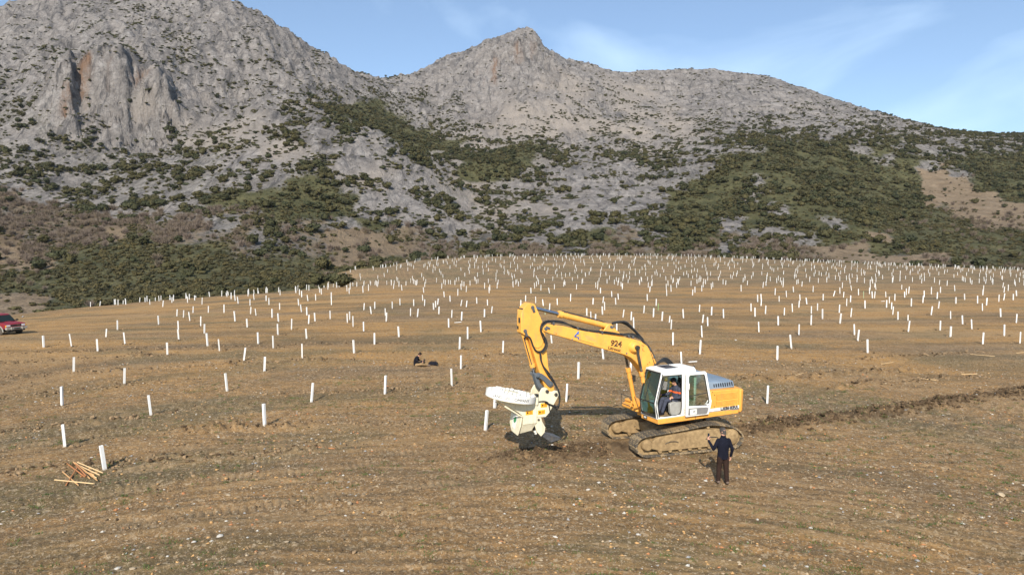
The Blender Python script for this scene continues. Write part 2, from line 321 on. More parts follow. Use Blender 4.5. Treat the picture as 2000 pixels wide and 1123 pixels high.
def mountain(x, y, full=False):
    zb = zbase(x, y); P = slope_props(x, y, zb); a = np.arctan2(x, y); qx, qy = toPix(x, y, zb); loose = np.clip(sum(np.clip(1.3 - ((qx - c0) / c2) ** 2 - ((qy - c1) / c3) ** 2, 0, 1) for c0, c1, c2, c3 in ((1010, 420, 130, 45), (900, 345, 70, 60), (1150, 195, 170, 60), (430, 258, 120, 42), (330, 205, 90, 25), (700, 335, 70, 28), (1270, 260, 130, 55), (1010, 255, 130, 60), (560, 300, 60, 20))) * np.clip(.65 + 1.1 * fbm(x / 40, y / 55, 3, 160), 0, 1.2), 0, 1); fade = sstep(0, 50, np.hypot(x, y) - edge_r(a))
    rock = np.clip(1 - P[..., 4] * .8 - P[..., 5] - P[..., 6] * .6, .12, 1)
    hi = sstep(20, 140, zb)
    u = .82 * x + .57 * y; w = -.57 * x + .82 * y
    rr = ridged(u / 62, w / 95, 4, 41, .55) - 1.0
    st = ridged(u / 13 + .4 * perlin(x / 40, y / 40, 44), w / 46, 3, 45, .6) - .9
    bl = np.abs(fbm(x / 17, y / 17, 3, 46)) 
    pa = 1000 + FOC * np.tan(a); calm = (1 - .72 * sstep(1120, 1330, pa)) * (1 - .45 * sstep(640, 860, np.hypot(x, y))); rad = np.hypot(x, y)
    wx = x + 9 * perlin(x / 50, y / 50, 141); rib = ridged(wx / 48, y / 210, 3, 142, .55) - 1.0; big = ridged(wx / 150, y / 260 + .3, 2, 143, .5) - .8
    z = zb + fade * (rock * (.6 + 5.5 * hi) * calm * rib + (.3 + rock) * 5.0 * hi * calm * big + rock * (1.2 + 3.4 * hi) * calm * rr + rock * (1 - .85 * loose) * (.6 + 2.3 * hi) * (.4 + .6 * calm) * st + rock * 1.6 * bl + (1 - rock) * .8 * fbm(x / 22, y / 22, 3, 47))
    stp = perlin(x / 70, y / 70, 48)      # rock benches: steps that follow the height
    hgt = (zb + 6 * stp) / 11.0; z = z + fade * rock * (.5 + hi) * 4.2 * (sstep(.35, .65, hgt - np.floor(hgt)) - (hgt - np.floor(hgt))) * np.clip(.3 + 1.5 * perlin(x / 60, y / 60, 49), 0, 1)
    for p0, p1, rc, A_ in ((158, 345, 500, 12), (95, 170, 468, 9), (300, 380, 690, 7), (940, 1080, 842, 9)):
        w_ = sstep(p0 - 14, p0 + 10, pa) * sstep(p1 + 16, p1 - 14, pa); q = y - rc - 9 * perlin(x / 26, y / 26, 150) - 5 * perlin(x / 9, y / 9, 151); z = z + w_ * A_ * (sstep(-3, 3, q) - sstep(-45, 45, q))
    for p1, ra, rb, A_ in ((158, 480, 514, 12), (262, 486, 512, 8), (338, 486, 520, 9), (1052, 835, 905, 10)):      # rock noses whose right-hand walls stand in shade
        pj = pa - p1 - 9 * perlin(y / 14, y * 0 + p1, 152) - 5 * perlin(y / 5, y * 0 + p1, 153); z = z + A_ * fade * sstep(-75, -4, pj) * sstep(7, -5, pj) * sstep(ra - 14, ra + 5, y) * sstep(rb + 18, rb - 8, y)
    crag = ridged(x / 7.5 + .6 * perlin(x / 20, y / 20, 154), y / 19, 3, 155, .6) - .9; z = z + fade * rock * np.clip(.25 + 1.4 * perlin(x / 75, y / 75, 156), .1, 1.2) * (1 - .9 * loose) * (.25 + .8 * hi) * crag
    cw = sum(sstep(p0 - 14, p0 + 10, pa) * sstep(p1 + 16, p1 - 14, pa) * np.exp(-((y - rc) / 32) ** 2) for p0, p1, rc in ((95, 360, 490), (940, 1080, 845)))
    z = z + cw * fade * (3.4 * crag + 2.2 * (ridged(x / 3.2, y / 8.0, 3, 161, .6) - .9) + 3.0 * (np.floor(z / 6.5 + perlin(x / 12, y / 12, 162)) - (z / 6.5 + perlin(x / 12, y / 12, 162)) + .5))
    if not full: return z
    return z, P, rock, hi, zb, loose
# --- the field sheet
NA, NRF = 900, 560
AZ = np.linspace(-R(50), R(50), NA); ER = edge_r(AZ); U = np.linspace(0, 1, NRF)[:, None]
RF = (5.0 ** -.5 + U * (ER[None] ** -.5 - 5.0 ** -.5)) ** -2
XF = RF * np.sin(AZ); YF = RF * np.cos(AZ)
det, moist, green, clod, prnt, orange, streak = field_detail(XF, YF)
ZF = zbase(XF, YF) + det
def grid_faces(nr, nc):
    i = np.arange(nr - 1)[:, None] * nc + np.arange(nc - 1)[None]
    return np.stack([i, i + 1, i + nc + 1, i + nc], -1).reshape(-1, 4)
def color_attr(me, name, arr):
    ca = me.color_attributes.new(name, 'FLOAT_COLOR', 'POINT'); ca.data.foreach_set('color', np.ascontiguousarray(arr, np.float32).ravel())

G = NT('field_soil'); gv = G.coord(); gR, gG, gB, gA = G.attr('mask'); g2R, g2G, g2B, _ = G.attr('wear')
n_big = G.noise(gv, .09, 5, .6); n_mid = G.noise(gv, .8, 6, .65); n_fin = G.noise(gv, 7.0, 6, .7); n_gr = G.noise(gv, 38.0, 3, .7)
v_str = G.coord('Object', (.35, 2.6, 1)); n_str = G.noise(v_str, 1.0, 6, .7, .8)
vo = G.n('ShaderNodeTexVoronoi', feature='F1'); G.l(G.coord('Object', (1, 1, .4)), vo.inputs['Vector']); vo.inputs['Scale'].default_value = 11.0; vs_ = G.n('ShaderNodeSeparateColor'); G.l(vo.outputs['Color'], vs_.inputs[0]); vo2 = G.n('ShaderNodeTexVoronoi', feature='F1'); G.l(gv, vo2.inputs['Vector']); vo2.inputs['Scale'].default_value = 26.0; vs2 = G.n('ShaderNodeSeparateColor'); G.l(vo2.outputs['Color'], vs2.inputs[0])
c = G.mix(G.ramp(n_big, .35, .65), (.232, .146, .076), (.296, .190, .100))
c = G.mix(G.ramp(n_mid, .30, .72), c, (.168, .108, .055))
c = G.mix(gB, c, (.440, .236, .072))
c = G.mix(G.math('MULTIPLY', G.ramp(n_str, .48, .66), .72), c, (.118, .084, .047))
c = G.mix(G.math('MULTIPLY', gG, G.ramp(n_fin, .30, .58, .25, .80)), c, (.118, .100, .048))
c = G.mix(G.math('MULTIPLY', G.ramp(n_fin, .54, .70), .60), c, (.390, .262, .145))
c = G.mix(G.math('MULTIPLY', G.ramp(vs_.outputs[0], .70, .95), .55), c, (.125, .086, .052)); c = G.mix(G.math('MULTIPLY', G.ramp(vs_.outputs[1], .80, .98), .55), c, (.50, .385, .25)); c = G.mix(G.math('MULTIPLY', G.ramp(vs2.outputs[0], .72, .95), .55), c, (.105, .074, .046)); c = G.mix(G.math('MULTIPLY', G.ramp(vs2.outputs[1], .84, .97), .6), c, (.52, .41, .28))
c = G.mix(G.math('MULTIPLY', G.ramp(n_gr, .58, .72), .65), c, (.48, .37, .245))
c = G.mix(G.math('MULTIPLY', G.ramp(n_gr, .42, .28), .6), c, (.11, .077, .047))
c = G.mix(G.math('MULTIPLY', G.ramp(g2B, .45, .95), .46), c, (.115, .088, .050)); c = G.mix(G.math('MULTIPLY', G.ramp(g2B, .38, .0), .45), c, (.39, .255, .125))
c = G.mix(G.math('MULTIPLY', g2G, .40), c, (.36, .255, .145))
c = G.mix(G.math('MULTIPLY', g2R, .45), c, (.33, .225, .12))
c = G.mix(G.math('MULTIPLY', gR, G.ramp(n_mid, .2, .7, 1.0, .78)), c, (.088, .057, .033))
c = G.mix(1.0, c, (.93, .93, .93), 'MULTIPLY'); G.base(c, .95, spec=.15); G.bump(G.math('ADD', G.math('MULTIPLY', n_gr, .35), G.math('ADD', n_fin, G.math('MULTIPLY', n_mid, 1.4))), .9, .07)
me = np_mesh('field', np.stack([XF, YF, ZF], -1).reshape(-1, 3), grid_faces(NRF, NA)[:, ::-1], [G.m], True)
color_attr(me, 'mask', np.stack([moist, green, orange, np.ones_like(moist)], -1)); color_attr(me, 'wear', np.stack([clod, prnt, streak, clod * 0 + 1], -1))
tag(link(bpy.data.objects.new('field', me)), kind='structure')
# --- the mountains
NRM = 480
UM = np.linspace(0, 1, NRM)[:, None]; r0 = ER[None] * .985
RM = r0 * (1250.0 / r0) ** UM
XM = RM * np.sin(AZ); YM = RM * np.cos(AZ)
ZM, PMv, rockM, hiM, ZBM, LOOSE = mountain(XM, YM, True)
ZM = ZM - .35 * (1 - sstep(0, 6, RM - ER[None]))
pxm, pym = toPix(XM, YM, ZBM)
def spot(cx, cy, rx, ry): return np.clip(1.25 - ((pxm - cx) / rx) ** 2 - ((pym - cy) / ry) ** 2, 0, 1)
stain = np.clip(np.maximum.reduce([spot(165, 135, 18, 45), spot(250, 140, 75, 25), spot(125, 215, 20, 25), spot(960, 140, 30, 25), spot(1020, 110, 30, 16) * .4]) * (.15 + 1.5 * fbm(XM * .09, ZM * .012, 3, 61)), 0, .75)
Mn = NT('mountain_rock'); mv = Mn.coord(); mR, mG, mB, mA = Mn.attr('cover')
a1 = Mn.noise(mv, .018, 6, .62, .4); a2 = Mn.noise(mv, .12, 6, .68); a3 = Mn.noise(mv, .75, 5, .7)
vs = Mn.coord('Object', (.16, .05, .045), (0.2, 0.35, .5)); a4 = Mn.noise(vs, 1.0, 6, .7, .7); a5 = Mn.voro(Mn.coord('Object', (.10, .10, .16)), 1.0, 'DISTANCE_TO_EDGE')
rk = Mn.mix(Mn.ramp(a1, .34, .66), (.172, .153, .138), (.285, .250, .220)); rk = Mn.mix(Mn.ramp(a2, .34, .70), rk, (.350, .312, .278))
rk = Mn.mix(Mn.math('MULTIPLY', Mn.ramp(a4, .50, .64), .80), rk, (.072, .068, .068)); rk = Mn.mix(Mn.math('MULTIPLY', Mn.ramp(a3, .52, .72), .70), rk, (.115, .104, .094))
rk = Mn.mix(Mn.math('MULTIPLY', Mn.ramp(a5, .10, .0), .40), rk, (.12, .11, .10))
rk = Mn.mix(Mn.math('MULTIPLY', Mn.ramp(a2, .56, .70), .35), rk, (.41, .385, .355))
rk = Mn.mix(Mn.math('MULTIPLY', mA, Mn.ramp(a4, .35, .6)), rk, (.24, .135, .075))
sR, _, _, _ = Mn.attr('scree'); rk = Mn.mix(Mn.math('MULTIPLY', sR, .85), rk, Mn.mix(Mn.ramp(a3, .3, .7), (.300, .250, .205), (.400, .345, .290)))
rk = Mn.mix(1.0, rk, (.84, .86, .90), 'MULTIPLY')
tn = Mn.mix(Mn.ramp(a2, .3, .7), (.195, .142, .092), (.270, .205, .140))
bw = Mn.mix(Mn.ramp(a2, .3, .7), (.110, .080, .052), (.185, .138, .090))
gn = Mn.mix(Mn.ramp(a2, .3, .7), (.055, .058, .028), (.125, .115, .055))
c = Mn.mix(Mn.ramp(Mn.math('ADD', mB, Mn.math('MULTIPLY', Mn.math('SUBTRACT', a2, .5), .9)), .25, .6), rk, tn)
c = Mn.mix(Mn.ramp(Mn.math('ADD', mG, Mn.math('MULTIPLY', Mn.math('SUBTRACT', a2, .5), 1.0)), .22, .55), c, bw)
c = Mn.mix(Mn.ramp(Mn.math('ADD', mR, Mn.math('MULTIPLY', Mn.math('SUBTRACT', a3, .5), .9)), .28, .60), c, gn)
Mn.base(c, .95, spec=.1); Mn.bump(Mn.math('ADD', Mn.math('MULTIPLY', a2, 1.6), Mn.math('ADD', Mn.math('MULTIPLY', a4, 1.6), Mn.math('MULTIPLY', a3, .5))), 1.0, 2.2)
me = np_mesh('mountains', np.stack([XM, YM, ZM], -1).reshape(-1, 3), grid_faces(NRM, NA)[:, ::-1], [Mn.m], True)
color_attr(me, 'scree', np.stack([LOOSE, LOOSE, LOOSE, LOOSE * 0 + 1], -1)); color_attr(me, 'cover', np.stack([PMv[..., 4], PMv[..., 5], PMv[..., 6], stain], -1))
tag(link(bpy.data.objects.new('mountains', me)), kind='structure')

# ------------------------------------------------------------------ vegetation on the slopes
def leaf_mat(name, a, b, cvar=.55):
    t = NT(name); v = t.coord(); oi = t.n('ShaderNodeObjectInfo'); f = t.noise(v, 2.2, 3, .6)
    col = t.mix(t.ramp(f, .3, .7), a, b); col = t.mix(t.ramp(oi.outputs['Random'], 0, 1, 0, cvar), col, (.11, .088, .034))
    return t.base(col, .75, spec=.2)
M_oak = leaf_mat('evergreen_leaves', (.028, .034, .016), (.060, .062, .028)); M_twig = leaf_mat('bare_twigs', (.125, .095, .076), (.205, .158, .125), .3)
M_heath = leaf_mat('heath_leaves', (.030, .034, .016), (.072, .060, .030), .70); M_bark = plain('bark', (.09, .065, .045), .9)
def leaf_crown(n, size, flat, seed, up=.35, core=True, trunk=False):
    "leaf-sized faces through an uneven crown, radius about 1, resting on z = 0"
    g = np.random.default_rng(seed); d = g.normal(size=(n, 3)); d /= np.linalg.norm(d, axis=1)[:, None]
    lob = g.normal(size=(9, 3)); lob[:, 2] = np.abs(lob[:, 2]); lob /= np.linalg.norm(lob, axis=1)[:, None]
    bump = (np.clip(d @ lob.T, 0, 1) ** 8).max(1); r = (.46 + .54 * bump) * g.uniform(.72, 1.04, n)
    c = d * r[:, None]; c[:, 2] = c[:, 2] * flat + flat * .82
    nrm = d + .65 * g.normal(size=(n, 3)); nrm[:, 2] += up; nrm /= np.linalg.norm(nrm, axis=1)[:, None]
    t = np.cross(nrm, g.normal(size=(n, 3))); t /= np.linalg.norm(t, axis=1)[:, None]; b = np.cross(nrm, t)
    s = size * g.uniform(.6, 1.35, n)[:, None]
    V = np.stack([c + t * s, c + b * s * .8, c - t * s, c - b * s * .8], 1).reshape(-1, 3); Fq = np.arange(4 * n).reshape(n, 4)
    mi = np.zeros(n, int)
    if core:
        k = 10; th = np.linspace(0, 2 * math.pi, k, endpoint=False); rows = []
        for ph in (-1.2, -.5, .2, .85, 1.4): rows.append(np.stack([.6 * np.cos(th) * math.cos(ph), .6 * np.sin(th) * math.cos(ph), np.full(k, .62 * flat * math.sin(ph) + flat * .8)], -1))
        o = len(V); V = np.concatenate([V] + rows); q = [[o + i * k + j, o + i * k + (j + 1) % k, o + (i + 1) * k + (j + 1) % k, o + (i + 1) * k + j] for i in range(4) for j in range(k)]
        Fq = np.concatenate([Fq, q]); mi = np.concatenate([mi, np.zeros(len(q), int)])
    if trunk:
        for (bx, by, tx, ty, tz, r0_) in ((0, 0, .05, -.04, .62 * flat, .13), (.02, 0, .4, .1, .9 * flat, .06), (0, .02, -.36, .2, .95 * flat, .06)):
            o = len(V); k = 6; th = np.linspace(0, 2 * math.pi, k, endpoint=False)
            V = np.concatenate([V, np.stack([bx + r0_ * np.cos(th), by + r0_ * np.sin(th), th * 0 - .12], -1), np.stack([tx + .5 * r0_ * np.cos(th), ty + .5 * r0_ * np.sin(th), th * 0 + tz], -1)])
            q = [[o + j, o + (j + 1) % k, o + k + (j + 1) % k, o + k + j] for j in range(k)]; Fq = np.concatenate([Fq, q]); mi = np.concatenate([mi, np.ones(k, int)])
    return V, Fq, mi
def twig_crown(n, seed):
    g = np.random.default_rng(seed); V = []; Fq = []
    for i in range(n):
        a = g.uniform(0, 2 * math.pi); t = g.uniform(.15, 1.0); b = np.array([g.normal() * .18, g.normal() * .18, 0]); L = g.uniform(.7, 1.5)
        d = np.array([math.cos(a) * t, math.sin(a) * t, 1.0]); d /= np.linalg.norm(d); p = b + d * L * g.uniform(.0, .55); e = b + d * L
        s = np.cross(d, g.normal(size=3)); s /= np.linalg.norm(s); w = .030 * g.uniform(.6, 1.4); o = len(V)
        V += [p - s * w, p + s * w, e + s * w * .5, e - s * w * .5]; Fq.append([o, o + 1, o + 2, o + 3])
    return np.array(V), np.array(Fq)
PROTO = bpy.data.collections.new('crown_shapes')      # source shapes for the scattered scrub, not linked to the scene
def proto_coll(name, meshes):
    c = bpy.data.collections.new(name)
    for i, m in enumerate(meshes): c.objects.link(bpy.data.objects.new('%s_%02d' % (name, i), m))
    return c
oak_m = []
for i in range(5):
    V, Fq, mi = leaf_crown(420, .150, (.62, .72, .55, .80, .66)[i], 100 + i, trunk=True); m = np_mesh('oak_crown', V, Fq, [M_oak, M_bark]); m.polygons.foreach_set('material_index', mi.astype(np.int32)); oak_m.append(m)
small_m = []
for i in range(3):
    V, Fq, mi = leaf_crown(110, .26, (.42, .5, .36)[i], 200 + i); small_m.append(np_mesh('low_tuft', V, Fq, [M_oak]))
heath_m = []
for i in range(3):
    V, Fq, mi = leaf_crown(130, .22, (.40, .5, .45)[i], 300 + i); heath_m.append(np_mesh('heath_clump', V, Fq, [M_heath]))
twig_m = [np_mesh('twig_bush', *twig_crown(150, 400 + i), [M_twig]) for i in range(3)]
def scatter(name, coll, pts, scl, rz, idx, label, cat):
    "one object of instances on points (geometry nodes) for what nobody could count"
    me = bpy.data.meshes.new(name); n = len(pts); me.vertices.add(n); me.vertices.foreach_set('co', np.ascontiguousarray(pts, np.float32).ravel())
    a = me.attributes.new('scl', 'FLOAT_VECTOR', 'POINT'); a.data.foreach_set('vector', np.ascontiguousarray(scl, np.float32).ravel())
    e = np.zeros((n, 3), np.float32); e[:, 2] = rz; a = me.attributes.new('eul', 'FLOAT_VECTOR', 'POINT'); a.data.foreach_set('vector', e.ravel())
    a = me.attributes.new('pick', 'INT', 'POINT'); a.data.foreach_set('value', np.ascontiguousarray(idx, np.int32))
    ng = bpy.data.node_groups.new(name, 'GeometryNodeTree')
    ng.interface.new_socket('Geometry', in_out='INPUT', socket_type='NodeSocketGeometry'); ng.interface.new_socket('Geometry', in_out='OUTPUT', socket_type='NodeSocketGeometry')
    N = ng.nodes.new; L = ng.links.new; gi = N('NodeGroupInput'); go = N('NodeGroupOutput'); io = N('GeometryNodeInstanceOnPoints'); ci = N('GeometryNodeCollectionInfo')
    ci.inputs['Collection'].default_value = coll; ci.inputs['Separate Children'].default_value = True; ci.inputs['Reset Children'].default_value = True
    L(gi.outputs[0], io.inputs['Points']); L(ci.outputs[0], io.inputs['Instance']); io.inputs['Pick Instance'].default_value = True
    def na(nm, ty):
        q = N('GeometryNodeInputNamedAttribute'); q.data_type = ty; q.inputs[0].default_value = nm; return q.outputs[0]
    e2r = N('FunctionNodeEulerToRotation'); L(na('eul', 'FLOAT_VECTOR'), e2r.inputs[0]); L(e2r.outputs[0], io.inputs['Rotation'])
    L(na('pick', 'INT'), io.inputs['Instance Index']); L(na('scl', 'FLOAT_VECTOR'), io.inputs['Scale']); L(io.outputs[0], go.inputs[0])
    o = bpy.data.objects.new(name, me); link(o); md = o.modifiers.new('scatter', 'NODES'); md.node_group = ng
    return tag(o, label, cat, kind='stuff')
NC = 320000
ca = rng.uniform(-R(46), R(46), NC); cr = np.sqrt(rng.uniform(132 ** 2, 1010 ** 2, NC)); m = cr > edge_r(ca) + 1.5; ca, cr = ca[m], cr[m]
bx, by = cr * np.sin(ca), cr * np.cos(ca); bz, bP, brock, bhi, bzb, bloose = mountain(bx, by, True)
AREA = R(92) * .5 * (1010 ** 2 - 132 ** 2) / NC          # m2 that each candidate stands for
clump = np.clip(.12 + 3.0 * np.clip(fbm((bx + .5 * by) / 34, (by - .4 * bx) / 18, 3, 71) + .16, 0, 1), 0, 2.8)
def choose(k, mul=1.0, cl=True): return rng.uniform(size=len(bx)) < bP[:, k] * AREA * mul * (clump if cl else 1)
def sizes(n, lo, hi, p=2.2): return lo + (hi - lo) * rng.uniform(size=n) ** p
ev = choose(0, 1.25); lt = choose(1, 1.3) & ~ev; tw = choose(2, 1.2, False) & ~ev; clump = np.clip(.30 + 2.2 * np.clip(fbm(bx / 30, by / 17, 3, 72) + .28, 0, 1), 0, 2.2); he = choose(3, 1.15) & ~ev & ~tw
def sel(mask, lo, hi, p, flat=(.85, 1.15), npk=3, stretch=1.0):
    n = mask.sum(); s = sizes(n, lo, hi, p); S = np.stack([s * rng.uniform(.85, 1.2, n) * stretch, s * rng.uniform(.8, 1.1, n), s * rng.uniform(*flat, n)], -1)
    return np.stack([bx[mask], by[mask], bz[mask]], -1), S, rng.uniform(0, 6.28, n), rng.integers(0, npk, n)
ep, es, er_, ei = sel(ev, .9, 3.4, 2.4, npk=5)
ppx, ppy = toPix(*ep.T); vis = (ppx > 15) & (ppx < 1985) & (ppy > 10) & (ppy < 640)
es *= (1 - .45 * sstep(60, 190, ep[:, 2]))[:, None]; screen = es[:, 0] / np.hypot(ep[:, 0], ep[:, 1]) * vis
order = np.argsort(-screen); solo = np.zeros(len(ep), bool); solo[order[:300]] = True
scatter('evergreen_scrub', proto_coll('oak', oak_m), ep[~solo], es[~solo], er_[~solo], ei[~solo], 'dark evergreen scrub spread in patches over the rocky mountain slopes', 'scrub')
scatter('low_rock_shrub', proto_coll('tuft', small_m), *[q for q in sel(lt, .45, 1.5, 1.6, npk=3, stretch=1.5)][:2], rng.uniform(-.3, .3, lt.sum()), rng.integers(0, 3, lt.sum()), 'low cushions of dark shrub in the cracks of the grey rock', 'shrubs')
scatter('bare_scrub', proto_coll('twig', twig_m), *sel(tw, 1.0, 2.3, 1.3, npk=3), 'leafless purple brown scrub along the foot of the mountains', 'scrub')
scatter('heath', proto_coll('heather', heath_m), *sel(he, .45, 1.35, 1.5, npk=3), 'low olive heath covering the gentle slopes behind the field', 'heath')
for k in order[:300]:
    px_, py_ = ppx[k], ppy[k]
    where = 'on the brown knoll at the left edge of the field' if px_ < 700 and py_ > 440 else 'on the pale rock of the left mountain' if px_ < 640 else 'in the rocky gully below the pointed peak' if px_ < 1180 else 'on the thickly wooded right-hand slope' if py_ < 470 else 'at the foot of the right-hand slope behind the field'
    o = bpy.data.objects.new('evergreen_bush', oak_m[ei[k]]); o.location = ep[k]; o.scale = es[k]; o.rotation_euler = (0, 0, er_[k]); link(o)
    tag(o, 'dark rounded evergreen oak bush ' + where, 'bush', 'evergreen bushes ' + where)

# ------------------------------------------------------------------ thin air between here and the ridges
hz = bpy.data.materials.new('air'); hz.use_nodes = True; ht = hz.node_tree; ht.nodes.clear(); ho = ht.nodes.new('ShaderNodeOutputMaterial'); hv = ht.nodes.new('ShaderNodeVolumePrincipled')
hv.inputs['Density'].default_value = .00004; hv.inputs['Color'].default_value = (.86, .92, 1.0, 1); hv.inputs['Anisotropy'].default_value = .2; ht.links.new(hv.outputs[0], ho.inputs['Volume'])
zlo = float(min(ZF.min(), ZM.min())) - 1.0; zhi = float(max(ZM.max(), EYE[2])) + 12.0; xh = float(np.abs(XM).max()) + 20; yh = float(YM.max()) + 20
hb_ = np.array([(sx * xh, (yh if sy > 0 else -20.0), (zhi if sz > 0 else zlo)) for sx in (-1, 1) for sy in (-1, 1) for sz in (-1, 1)])
tag(link(bpy.data.objects.new('haze', np_mesh('haze', hb_, [(0, 1, 3, 2), (4, 6, 7, 5), (0, 4, 5, 1), (2, 3, 7, 6), (0, 2, 6, 4), (1, 5, 7, 3)], [hz]))), kind='stuff')
# dark bushes standing where the field's left tip meets the knoll
for k, (qx_, qy_, s_, lb) in enumerate(((650, 553, 2.1, 'dark evergreen bush at the left tip of the far mound, leftmost of three'), (668, 561, 2.3, 'dark evergreen bush, lowest of three at the left tip of the far mound'), (676, 551, 1.7, 'small dark evergreen bush, rightmost of three at the left tip of the mound'))):
    (q, _) = hit([qx_], [qy_]); o = bpy.data.objects.new('evergreen_bush', oak_m[k]); o.location = (q[0, 0], q[0, 1], float(zbase(q[:, 0], q[:, 1])[0]) - .1); o.scale = (s_ * 1.1, s_, s_ * .9); o.rotation_euler = (0, 0, k * 2.1); link(o); tag(o, lb, 'bush', 'bushes at the tip of the far mound')

# ------------------------------------------------------------------ mesh builder for made things
class MB:
    def __init__(s): s.v = []; s.f = []; s.mi = []; s.cur = 0
    def add(s, V, Fs):
        o = len(s.v); s.v += [tuple(map(float, p)) for p in V]; s.f += [tuple(o + i for i in q) for q in Fs]; s.mi += [s.cur] * len(Fs); return s
    def box(s, c, d, rot=None):
        h = [x / 2 for x in d]; P = [Vector((sx * h[0], sy * h[1], sz * h[2])) for sx in (-1, 1) for sy in (-1, 1) for sz in (-1, 1)]
        if rot is not None: M = Euler(rot).to_matrix(); P = [M @ p for p in P]
        c = Vector(c)
        return s.add([p + c for p in P], [(0, 1, 3, 2), (4, 6, 7, 5), (0, 4, 5, 1), (2, 3, 7, 6), (0, 2, 6, 4), (1, 5, 7, 3)])
    def prism(s, pts, y0, y1, plane='xz'):
        "outline in a plane given thickness along the third axis"
        n = len(pts); mk = {'xz': lambda a, b, t: (a, t, b), 'xy': lambda a, b, t: (a, b, t), 'yz': lambda a, b, t: (t, a, b)}[plane]
        V = [mk(a, b, y0) for a, b in pts] + [mk(a, b, y1) for a, b in pts]
        ar = sum(pts[i][0] * pts[(i + 1) % n][1] - pts[(i + 1) % n][0] * pts[i][1] for i in range(n))
        a = tuple(range(n)); b = tuple(range(2 * n - 1, n - 1, -1))
        if (ar < 0) != (plane == 'xz'): a, b = a[::-1], b[::-1]; sd = [(i, n + i, n + (i + 1) % n, (i + 1) % n) for i in range(n)]
        else: sd = [(i, (i + 1) % n, n + (i + 1) % n, n + i) for i in range(n)]
        sd = [tuple(reversed(q)) for q in sd] if False else sd
        return s.add(V, [a[::-1] if False else a, b] + sd)
    def rings(s, R_, cap=True, closed=False):
        k = len(R_[0]); o = len(s.v); s.v += [tuple(map(float, p)) for r in R_ for p in r]; m = len(R_); q = []
        for i in range(m if closed else m - 1):
            for j in range(k): q.append((o + i * k + j, o + i * k + (j + 1) % k, o + ((i + 1) % m) * k + (j + 1) % k, o + ((i + 1) % m) * k + j))
        if cap and not closed: q += [tuple(o + j for j in range(k - 1, -1, -1)), tuple(o + (m - 1) * k + j for j in range(k))]
        s.f += q; s.mi += [s.cur] * len(q); return s
    def tube(s, pts, r, k=8, cap=True):
        pts = [Vector(p) for p in pts]; n = len(pts); rr = r if isinstance(r, (list, tuple)) else [r] * n
        t0 = (pts[1] - pts[0]).normalized(); a = t0.orthogonal().normalized(); R_ = []
        for i in range(n):
            t = (pts[min(i + 1, n - 1)] - pts[max(i - 1, 0)]).normalized(); a = (a - t * a.dot(t)).normalized(); b = t.cross(a)
            R_.append([pts[i] + (a * math.cos(2 * math.pi * j / k) + b * math.sin(2 * math.pi * j / k)) * rr[i] for j in range(k)])
        return s.rings(R_, cap)
    def cyl(s, p0, p1, r, r1=None, k=16): return s.tube([p0, p1], [r, r if r1 is None else r1], k)
    def lathe(s, prof, c=(0, 0, 0), axis='z', k=24):
        "profile of (radius, height) turned round an axis"
        R_ = []
        for r, h in prof:
            L = []
            for j in range(k):
                a = 2 * math.pi * j / k; u, v = r * math.cos(a), r * math.sin(a)
                p = {'z': (u, v, h), 'y': (v, h, u), 'x': (h, u, v)}[axis]; L.append((p[0] + c[0], p[1] + c[1], p[2] + c[2]))
            R_.append(L)
        return s.rings(R_)
    def ball(s, c, r, k=12, m=8, sc=(1, 1, 1)):
        R_ = [[(c[0] + r * sc[0] * math.sin(p) * math.cos(a), c[1] + r * sc[1] * math.sin(p) * math.sin(a), c[2] - r * sc[2] * math.cos(p)) for a in [2 * math.pi * j / k for j in range(k)]] for p in [math.pi * (i + .08) / (m + .16) for i in range(m + 1)]]
        return s.rings(R_)
    def mat(s, i): s.cur = i; return s
    def mesh(s, name, mats, ang=35):
        me = bpy.data.meshes.new(name); me.from_pydata(s.v, [], s.f); me.update()
        bm = bmesh.new(); bm.from_mesh(me); bmesh.ops.recalc_face_normals(bm, faces=bm.faces); bm.to_mesh(me); bm.free()
        for m in (mats if isinstance(mats, (list, tuple)) else [mats]): me.materials.append(m)
        me.polygons.foreach_set('material_index', np.array(s.mi, np.int32)); me.polygons.foreach_set('use_smooth', np.ones(len(s.f), bool)); me.set_sharp_from_angle(angle=R(ang)); me.update(); return me
    def build(s, name, mats, parent=None, bevel=0.0, loc=None, ang=35, seg=2):
        o = link(bpy.data.objects.new(name, s.mesh(name, mats, ang)), parent)
        if loc is not None: o.location = loc
        if bevel:
            b = o.modifiers.new('bevel', 'BEVEL'); b.width = bevel; b.segments = seg; b.limit_method = 'ANGLE'; b.angle_limit = R(40); b.harden_normals = False
        return o
def smooth_line(P, n=6, closed=False):
    "Catmull-Rom through points"
    P = [np.array(p, float) for p in P]; m = len(P); out = []
    rg = range(m if closed else m - 1)
    for i in rg:
        g = (lambda j: P[j % m]) if closed else (lambda j: P[min(max(j, 0), m - 1)])
        a, b, c_, d = g(i - 1), g(i), g(i + 1), g(i + 2)
        for k in range(n):
            t = k / n; out.append(.5 * (2 * b + (c_ - a) * t + (2 * a - 5 * b + 4 * c_ - d) * t * t + (3 * b - a - 3 * c_ + d) * t ** 3))
    if not closed: out.append(P[-1])
    return out
